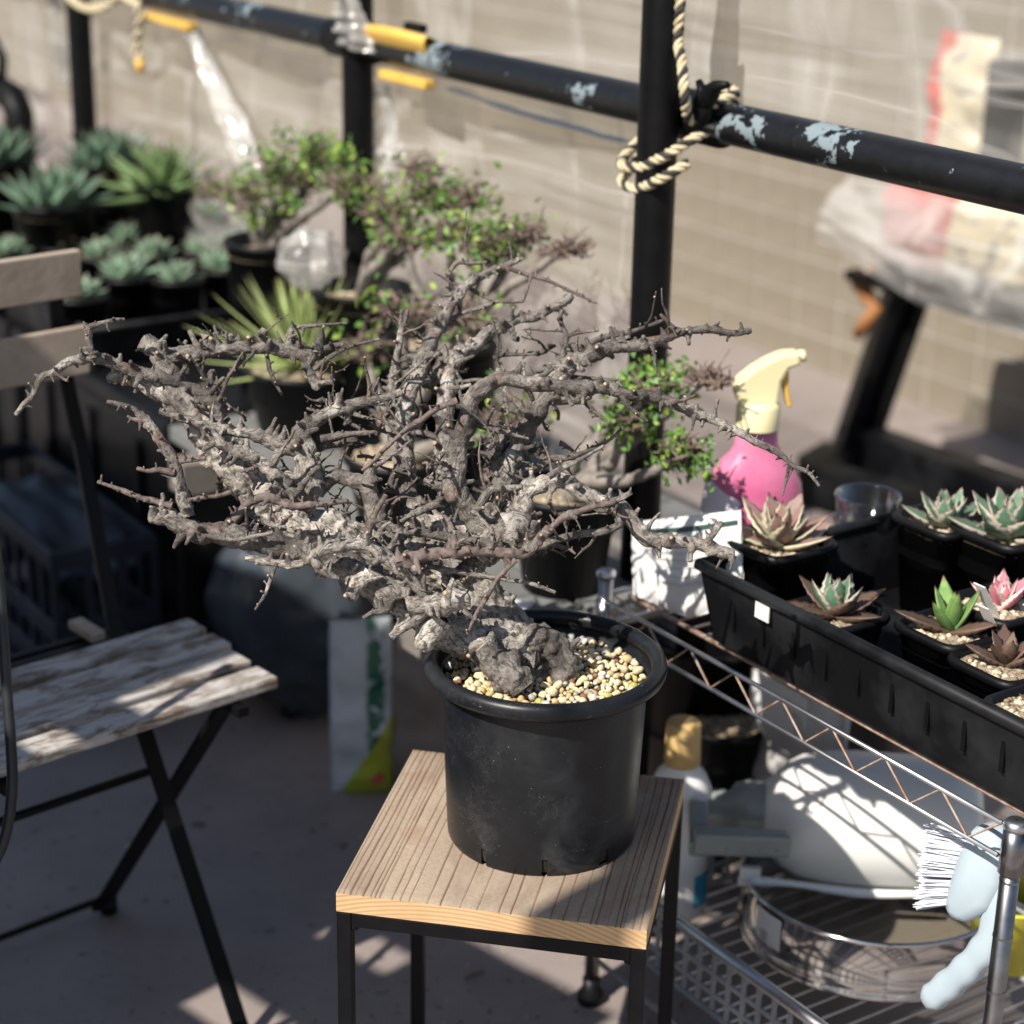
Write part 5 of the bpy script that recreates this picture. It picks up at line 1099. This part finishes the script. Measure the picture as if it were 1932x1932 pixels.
# central column and the long drooping branch to the right
branch([(870, 1100), (900, 1050), (918, 1005), (896, 976), (871, 946), (857, 916), (861, 881), (866, 846), (872, 816), (883, 776), (891, 751), (913, 731), (951, 714), (988, 721), (1038, 726), (1096, 731), (1151, 731), (1173, 742), (1236, 751), (1278, 765), (1311, 780), (1356, 796), (1391, 813), (1423, 833), (1448, 845), (1474, 858), (1494, 878), (1524, 891), (1546, 917)],
       (30, 30, 27, 26, 21, 19, 18, 19, 16, 15, 13, 12, 11, 9, 8, 7, 5, 3), [0.02, 0.0, -0.02, -0.03, -0.04, -0.05], 0.55, 0.9, 0.08, 0.2, 22)
branch([(863, 756), (826, 771), (796, 791), (766, 811), (726, 848), (705, 870), (683, 888)], (8, 7, 6, 4), -0.03, 0.25, 0.8, 0.05, 0.2, red=True)
branch([(888, 796), (926, 808), (960, 818), (998, 828)], (10, 6, 3), 0.0, 0.3, 1.2, 0.2, 0.25)
branch([(1489, 880), (1483, 905), (1476, 935)], (5, 4, 2.5), -0.05, 0.2, 0.6, 0)
branch([(1173, 745), (1185, 765), (1205, 782), (1222, 795)], (7, 5, 3), -0.045, 0.5, 0.8, 0)
branch([(1310, 782), (1308, 798), (1305, 812)], (6, 4, 3), -0.05, 0.5, 0.5, 0)
# right-hand lower limb
branch([(905, 1045), (945, 1018), (970, 995), (983, 958), (991, 928), (1021, 913), (1063, 907), (1088, 921), (1113, 938), (1141, 952), (1170, 955), (1190, 980), (1206, 1003), (1226, 1020), (1253, 1021), (1291, 1023), (1328, 1028), (1356, 1038), (1384, 1047)], (34, 36, 22, 18, 18, 19, 18, 17, 16, 15, 14, 13, 12), [0.0, -0.02, -0.04, -0.05], 0.85, 0.6, 0.05, 0.2, 16)
branch([(960, 1000), (978, 992), (1000, 1000), (1012, 985)], (32, 28, 9), -0.05, 0.95, 0.5, 0, 0.25, 8, name='knob')
branch([(1332, 1024), (1345, 1008), (1355, 993), (1362, 985)], (9, 8, 6), -0.05, 0.5, 1.0, 0)
branch([(1035, 900), (1058, 885), (1085, 872), (1110, 858), (1139, 841)], (8, 7, 4, 3), -0.04, 0.7, 0.9, 0.1)
branch([(1140, 952), (1160, 945), (1175, 938), (1190, 930)], (9, 8, 5), -0.05, 0.6, 1.2, 0.2)
# front low limb
branch([(465, 1052), (520, 1062), (565, 1064), (588, 1049), (623, 1034), (658, 1027), (695, 1029), (723, 1047), (753, 1071), (773, 1092), (795, 1116), (812, 1140)], (7, 9, 10, 13, 14, 14, 14, 12, 10), [-0.06, -0.09, -0.08, -0.06], 0.8, 0.9, 0.12, 0.22, 14)
branch([(745, 1065), (770, 1054), (808, 1048), (858, 1042), (895, 1039), (935, 1042), (976, 1047), (1001, 1037), (1031, 1004), (1063, 977), (1101, 962), (1130, 953), (1160, 946)], (14, 12, 12, 12, 11, 9, 8, 7), [-0.08, -0.08, -0.075, -0.06], 0.4, 0.9, 0.08, 0.2, 12, red=True)
branch([(730, 990), (746, 998), (801, 1006), (863, 1017), (913, 1024), (988, 1036), (1051, 1018), (1096, 1008), (1135, 1003), (1172, 990)], (9, 10, 10, 9, 8, 9), [-0.03, -0.04, -0.045], 0.3, 0.9, 0.08, 0.2)
branch([(973, 1056), (950, 1080), (936, 1096), (916, 1131), (898, 1160), (882, 1196)], (7, 6, 5, 4), -0.085, 0.4, 0.6, 0, 0.2, red=True)
branch([(805, 1068), (876, 1081), (951, 1093), (1001, 1101), (1048, 1118)], (7, 6, 5, 4), -0.06, 0.5, 0.7, 0.05, 0.2)
for pts, r_ in (([(693, 1010), (703, 978), (711, 963), (728, 934)], (8, 6, 5)), ([(861, 1035), (853, 1005), (847, 985), (833, 966)], (9, 6, 3)), ([(925, 1035), (928, 1003), (912, 983), (896, 963)], (7, 5, 3)), ([(522, 1062), (510, 1095), (498, 1125), (481, 1150)], (4, 4, 2.5)), ([(712, 1015), (722, 995), (738, 985)], (8, 5, 3)), ([(735, 1035), (745, 1018), (750, 1005)], (7, 5, 3)), ([(590, 1050), (602, 1070), (625, 1085), (640, 1092)], (12, 8, 5)), ([(845, 1140), (848, 1115), (856, 1092)], (6, 5, 2)), ([(875, 1150), (890, 1165), (905, 1172)], (6, 5, 4))):
    branch(pts, r_, -0.085, 0.55, 0.7, 0, 0.2, red=rt.random() < 0.4, name='twig')
# lower-left limb
branch([(283, 972), (318, 977), (343, 990), (380, 1003), (418, 1010), (468, 1016), (518, 1030), (560, 1040), (610, 1050), (660, 1070), (710, 1095)], (17, 23, 22, 23, 23, 25, 27, 30), [-0.06, -0.06, -0.05, -0.04], 0.42, 1.0, 0.08, 0.26, 18)
branch([(355, 975), (343, 930), (335, 892), (323, 862), (303, 830), (280, 797), (265, 783), (248, 772), (225, 763), (202, 759)], (16, 14, 12, 11, 10, 8, 6, 5), [-0.06, -0.07], 0.4, 0.8, 0.03, 0.2)
for pts, r_ in (([(330, 892), (300, 886), (280, 888), (258, 884)], (8, 6, 4)), ([(325, 955), (295, 946), (268, 940), (230, 925), (184, 909)], (8, 6, 5, 4)), ([(355, 945), (385, 938), (410, 936), (436, 928)], (6, 5, 4)), ([(275, 795), (255, 792), (240, 785)], (6, 6, 4)), ([(338, 870), (360, 868), (388, 864)], (7, 6, 4)), ([(305, 960), (308, 945), (306, 930)], (7, 6, 4))):
    branch(pts, r_, -0.068, 0.3, 0.8, 0, 0.2, red=rt.random() < 0.6, name='twig')
branch([(430, 992), (446, 975), (468, 950), (505, 938), (543, 953), (568, 954), (610, 950), (655, 945)], (10, 10, 9, 7, 6), -0.04, 0.3, 1.0, 0.08, 0.22, red=True)
branch([(380, 1010), (440, 1018), (480, 1012), (515, 1005)], (5, 5, 4), -0.075, 0.5, 0.5, 0, name='twig')
branch([(465, 965), (500, 985), (540, 998), (570, 1010)], (8, 7, 5), -0.03, 0.6, 0.9, 0.1)
# left end of the main trunk
branch([(420, 790), (393, 748), (348, 730), (323, 718), (280, 707), (230, 692), (193, 677), (160, 675), (125, 685), (100, 703), (80, 712), (62, 745), (45, 763), (29, 783)], (16, 16, 14, 13, 12, 10, 8, 7, 5), [0.04, 0.02, 0.01], 0.5, 0.9, 0.05, 0.22, 10)
branch([(178, 676), (171, 655), (167, 630), (170, 618), (190, 610), (215, 604), (235, 602)], (9, 9, 8, 5, 3), 0.01, 0.35, 0.8, 0, 0.25)
branch([(100, 703), (115, 712), (128, 720)], (5, 4, 3), 0.01, 0.2, 0.6, 0, red=True, name='twig')
branch([(262, 712), (235, 706), (215, 712), (203, 716)], (18, 14, 9), 0.05, 0.9, 0.6, 0, 0.3, name='stub')
# upper-left row
branch([(375, 775), (345, 730), (315, 695), (290, 660), (272, 645)], (16, 18, 22, 20), [0.05, 0.06], 0.5, 0.9, 0.05, 0.25, 8)
branch([(305, 678), (350, 667), (387, 664), (425, 659), (475, 656), (505, 656), (533, 660), (563, 664), (585, 668), (580, 690), (595, 722), (603, 732)], (20, 18, 16, 14, 16, 16, 15, 12, 9), [0.06, 0.07], 0.45, 1.3, 0.1, 0.26, 12)
for pts, r_ in (([(545, 660), (545, 640), (548, 624), (560, 618), (600, 614), (655, 610)], (11, 8, 5, 3)), ([(495, 655), (492, 635), (500, 622)], (14, 10, 8)), ([(600, 665), (603, 640), (608, 624)], (14, 9, 6)), ([(503, 665), (508, 695), (518, 720), (533, 746)], (6, 5, 3)), ([(592, 697), (612, 682), (638, 664), (675, 650), (716, 640)], (7, 6, 4, 3)), ([(605, 660), (635, 652), (650, 650), (656, 668)], (9, 6, 3)), ([(600, 722), (620, 722), (632, 716)], (8, 6, 4)), ([(430, 655), (432, 640), (440, 632)], (14, 9, 6)), ([(385, 660), (386, 645), (390, 633)], (12, 8, 5)), ([(350, 665), (348, 650), (352, 642)], (10, 6, 4))):
    branch(pts, r_, 0.065, 0.4, 0.8, 0, 0.22, name='twig')
# inner left mass
branch([(405, 820), (410, 785), (402, 755), (393, 735), (398, 712), (402, 698)], (18, 17, 14, 9, 7), 0.03, 0.45, 1.2, 0.1, 0.25, 8)
branch([(395, 745), (410, 725), (424, 712)], (8, 6, 4), 0.025, 0.3, 0.8, 0.0)
branch([(300, 775), (318, 780), (348, 790), (383, 801), (443, 815), (473, 818), (505, 828), (535, 842), (572, 845)], (8, 9, 10, 12, 16, 20, 22), [0.0, 0.01], 0.45, 1.1, 0.08, 0.25, 12)
branch([(520, 905), (560, 915), (588, 918), (583, 890), (577, 870), (572, 842), (568, 810), (605, 790), (638, 771), (675, 762), (698, 757), (722, 750), (758, 740)], (26, 28, 28, 26, 24, 18, 16, 14, 12, 10, 8), [0.02, 0.01, 0.02], 0.55, 1.0, 0.1, 0.22, 14)
branch([(605, 828), (640, 822), (675, 818), (708, 815)], (10, 7, 4), 0.01, 0.3, 0.8, 0.1)
branch([(690, 765), (712, 785), (732, 800), (752, 820)], (7, 5, 3), 0.02, 0.4, 0.7, 0)
branch([(580, 860), (610, 842), (640, 838), (665, 830), (688, 840)], (10, 8, 5), 0.03, 0.35, 0.8, 0.1)
branch([(637, 770), (640, 752), (638, 742)], (12, 10, 7), 0.01, 0.7, 0.5, 0, name='stub')
branch([(625, 772), (622, 755), (620, 740)], (5, 4, 3), 0.01, 0.3, 0.5, 0, name='twig')
branch([(440, 850), (470, 860), (500, 880), (530, 905), (560, 935)], (14, 16, 18), -0.01, 0.6, 1.1, 0.12, 0.28)
branch([(385, 805), (410, 830), (440, 850), (470, 862)], (12, 14, 14), 0.0, 0.6, 1.1, 0.1, 0.28)
branch([(600, 930), (630, 900), (665, 905), (695, 915), (700, 945), (718, 985), (740, 1025)], (14, 15, 17, 18, 20), [0.02, 0.0], 0.45, 1.2, 0.15, 0.26, 10)
branch([(695, 915), (700, 890), (692, 875)], (17, 14, 10), 0.0, 0.3, 1.0, 0.1, 0.25)
# centre, behind the column
branch([(830, 1060), (812, 1020), (785, 980), (768, 930), (762, 880), (765, 830), (762, 790), (770, 752), (784, 716), (799, 680), (810, 652), (823, 622), (836, 597), (846, 578), (862, 563), (882, 538), (905, 523), (930, 510), (952, 503), (984, 487)], (32, 28, 24, 21, 20, 19, 18, 16, 14, 12, 10, 8, 6), [0.04, 0.06, 0.08, 0.12, 0.16, 0.19], 0.6, 1.0, 0.1, 0.25, 20)
branch([(850, 950), (842, 890), (838, 830), (840, 780), (842, 750), (846, 716), (856, 687), (868, 664), (895, 652), (920, 631), (950, 615), (980, 602), (1012, 597), (1036, 583), (1062, 570), (1079, 557)], (26, 22, 20, 18, 17, 16, 15, 13, 12, 10, 8), [0.05, 0.08, 0.12, 0.15, 0.16], 0.65, 1.0, 0.12, 0.25, 16)
branch([(738, 745), (745, 690), (754, 648), (756, 605), (758, 585)], (12, 10, 6, 4), 0.10, 0.55, 1.0, 0.1, 0.25)
branch([(757, 625), (766, 600), (770, 583)], (6, 5, 4), 0.10, 0.5, 0.5, 0, name='twig')
branch([(950, 503), (994, 518), (1035, 530), (1076, 549), (1126, 572)], (6, 5, 4, 3), 0.18, 0.4, 0.7, 0.04, red=True)
branch([(846, 560), (845, 525), (856, 502), (866, 495), (890, 497), (918, 495)], (6, 5, 4), 0.18, 0.4, 0.7, 0.04, red=True)
branch([(880, 540), (905, 555), (935, 568), (985, 570)], (5, 4, 3), 0.17, 0.4, 0.6, 0, red=True)
branch([(985, 570), (995, 545), (1002, 520)], (4, 3.5, 3), 0.17, 0.4, 0.5, 0, name='twig')
branch([(845, 605), (880, 588), (915, 578), (940, 568)], (6, 5, 4), 0.15, 0.5, 0.7, 0, name='twig')
branch([(800, 720), (815, 722), (832, 700), (850, 690)], (14, 14, 12), 0.11, 0.7, 0.8, 0.1, 0.25)
# upper right
branch([(905, 1000), (930, 950), (955, 900), (970, 865), (983, 828), (1006, 785), (1024, 750), (1040, 722), (1058, 702), (1086, 683), (1118, 669), (1153, 654), (1191, 654), (1228, 647), (1266, 633), (1303, 624), (1341, 622), (1386, 629), (1417, 623)], (28, 26, 25, 24, 24, 23, 20, 17, 15, 13, 11, 9, 8, 7), [0.03, 0.05, 0.06, 0.07, 0.08], 0.35, 1.2, 0.1, 0.25, 18)
branch([(1060, 700), (1092, 664), (1128, 641), (1160, 632), (1191, 626), (1251, 605)], (8, 7, 6, 4), 0.10, 0.3, 0.8, 0.05)
branch([(1055, 705), (1062, 660), (1069, 634), (1057, 606), (1060, 585)], (9, 7, 6, 5), 0.11, 0.5, 0.8, 0.15)
branch([(1069, 634), (1095, 628), (1130, 623)], (5, 4, 3), 0.11, 0.4, 0.6, 0, name='twig')
branch([(1024, 750), (1060, 752), (1095, 750), (1115, 745)], (18, 16, 10), 0.06, 0.3, 1.0, 0.05, 0.2)
branch([(1095, 748), (1120, 775), (1140, 790)], (7, 5, 3), 0.04, 0.4, 0.8, 0.1)
branch([(1050, 710), (1085, 712), (1130, 715), (1168, 717)], (6, 5, 3), 0.07, 0.2, 0.7, 0, name='twig')
branch([(1060, 705), (1075, 690), (1108, 690)], (7, 6, 4), 0.06, 0.6, 0.6, 0, name='twig')
branch([(985, 830), (1020, 860), (1060, 865), (1100, 855), (1150, 830), (1175, 805)], (10, 9, 7, 5, 3), 0.05, 0.2, 1.2, 0.25, 0.25)
branch([(930, 890), (945, 870), (975, 872), (1010, 880), (1040, 872)], (12, 11, 9, 6), 0.04, 0.2, 1.2, 0.2, 0.25)
branch([(950, 905), (940, 880), (938, 855), (950, 830), (940, 800)], (14, 13, 11, 8), 0.05, 0.3, 1.2, 0.2, 0.25)
branch([(1000, 800), (985, 770), (965, 750), (950, 735)], (10, 8, 5), 0.06, 0.5, 1.0, 0.2)
branch([(895, 970), (925, 925), (955, 922), (985, 918)], (10, 9, 6), -0.02, 0.6, 1.0, 0.1)
branch([(860, 940), (815, 955), (780, 970), (755, 985)], (12, 8, 5), 0.0, 0.3, 0.9, 0.2)
branch([(855, 920), (825, 915), (800, 905)], (12, 9, 5), 0.0, 0.3, 1.0, 0.2)
branch([(770, 880), (745, 895), (730, 930), (712, 960)], (9, 7, 4), 0.04, 0.4, 1.0, 0.25)
branch([(765, 820), (790, 815), (820, 825), (838, 845)], (9, 8, 6), 0.06, 0.4, 1.0, 0.2)
branch([(880, 1000), (840, 990), (800, 985), (760, 1000)], (20, 18, 14), 0.03, 0.7, 0.9, 0.15, 0.3, 8)
branch([(860, 1070), (830, 1040), (800, 1030), (770, 1040)], (22, 20, 16), 0.0, 0.7, 0.9, 0.15, 0.3, 8)
branch([(700, 1080), (680, 1100), (665, 1118), (672, 1130)], (18, 16, 10), -0.06, 0.95, 1.0, 0.05, 0.3, 6)
branch([(640, 1060), (612, 1075), (605, 1090)], (18, 14, 10), -0.055, 0.8, 1.0, 0.05, 0.3, 5)
branch([(745, 1120), (730, 1150), (705, 1155), (685, 1165)], (9, 6, 4), -0.06, 0.4, 0.8, 0.05)
# dense clutter of short twiggy shoots inside the crown
for _ in range(105):
    x, y = rt.uniform(360, 1110), rt.uniform(640, 1060)
    if y < 760 and 480 < x < 700: continue
    if x < 480 and y > 930: continue
    a = rt.uniform(0, 6.283); L = rt.uniform(35, 85); c, s_ = math.cos(a), math.sin(a) * 0.7; d0 = rt.uniform(0.0, 0.10) + (950 - y) * 0.00025; jj = lambda: rt.uniform(-9, 9)
    branch([(x, y), (x + c * L * .35 + jj(), y + s_ * L * .35 + jj()), (x + c * L * .7 + jj(), y + s_ * L * .7 + jj()), (x + c * L, y + s_ * L)], (rt.uniform(3.5, 9), 4, 2.2), [d0, d0 + rt.uniform(-0.03, 0.03)], rt.uniform(0.1, 0.8), 1.1, 0.15, 0.25, red=rt.random() < 0.42, name='twig')
# ------------------------------------------------------------------ litter on the floor
for k, (x, y, a, L) in enumerate(((895, 1845, 0.6, 0.03), (180, 1105, 0.2, 0.02), (1290, 1900, 1.1, 0.02), (590, 1570, 2.0, 0.012), (650, 1600, 1.0, 0.010), (375, 1560, 0.1, 0.02))):
    p = Z(x, y, 0.0); m = MB(); m.tube([Vector((-L / 2, 0, 0.003)), Vector((0, 0.002, 0.004)), Vector((L / 2, 0, 0.003))], [0.002, 0.003, 0.0015], 6)
    o = m.build('wood_chip', M['twig'], None, True); o.location = (p.x, p.y, 0.001); o.rotation_euler = (0, 0, a)
    tag(o, ['dark wood chip on the floor below the stool', 'small chip on the floor behind the chair', 'small chip on the floor under the wire basket', 'tiny crumb on the floor in front of the black bag', 'tiny crumb on the floor beside the stool top', 'dark stick on the floor right of the crossed chair legs'][k], 'wood chip', 'bits of litter on the floor')

# ------------------------------------------------------------------ unseen shade casters added beside and behind the photographer: a board screen and a post
hz = Vector((math.sin(SUN_AZ), math.cos(SUN_AZ), 0)); pe = Vector((-hz.y, hz.x, 0))
if pe.x > 0: pe = -pe
edge0 = Vector((-0.19, 0.0, 0)) + hz * 1.15
ps = thing('shade_screen', 'added board screen beside the photographer, outside the picture, to shade the floor', 'screen', edge0, math.atan2(pe.y, pe.x))  # invented shade caster; board heights set how far its shadow reaches
bw = 0.135
for k in range(18):
    top_ = 1.635 if k < 3 else 2.11 if k < 8 else 2.25
    for (za, zb_) in (((0.03, 1.26), (1.35, 1.49), (1.56, top_)) if k == 2 else ((0.03, top_),)):      # gaps left in one board to throw sun patches on the floor
        m = MB(); m.box((bw * (k + 0.5), 0.004 * (k % 2), (za + zb_) / 2), (bw + 0.004, 0.018, zb_ - za)); m.build('board', M['greywood'], ps)
for z_ in (0.35, 1.0):
    m = MB(); m.box((bw * 9, 0.026, z_), (bw * 18, 0.03, 0.07)); m.build('batten', M['greywood'], ps)
for x_ in (0.02, bw * 18 - 0.05):
    m = MB(); m.box((x_ + 0.02, 0.06, 0.72), (0.045, 0.04, 1.44)); m.build('support', M['greywood'], ps)
pb = Vector((0.125, -0.09, 0)) + hz * 1.8
wp = thing('shade_post', 'added square post behind the photographer, outside the picture, to shade the stool corner', 'post', pb, math.atan2(pe.y, pe.x))  # added out of view to shade the stool's front right corner
m = MB(); m.box((0, 0, 1.16), (0.085, 0.085, 2.32)); m.build('shaft', M['greywood'], wp, bevel=0.004)
m = MB(); m.box((0, 0, 2.335), (0.11, 0.11, 0.03)); m.build('cap', M['greywood'], wp, bevel=0.004)

gt = MB(); gq = random.Random(9)
for k in range(520):
    x_, y_ = gq.choice(((gq.uniform(-0.7, 0.7), gq.uniform(-0.2, 1.0)), (gq.gauss(0.05, 0.18), gq.gauss(0.3, 0.2)), (gq.uniform(0.0, 1.4), gq.uniform(0.8, 2.6)))); s_ = gq.uniform(0.0012, 0.0035) * (1.6 if gq.random() < 0.08 else 1)
    gt.blob((x_, y_, s_ * 0.35), (s_, s_ * gq.uniform(0.5, 1), s_ * 0.4), None, 6, Matrix.Rotation(gq.uniform(0, 3), 3, 'Z'), gq.choice((0, 1, 1)))
tag(gt.build('floor_grit', [GRA, M['twig']], None, True), 'grit and soil crumbs scattered on the floor', 'grit', kind='stuff')
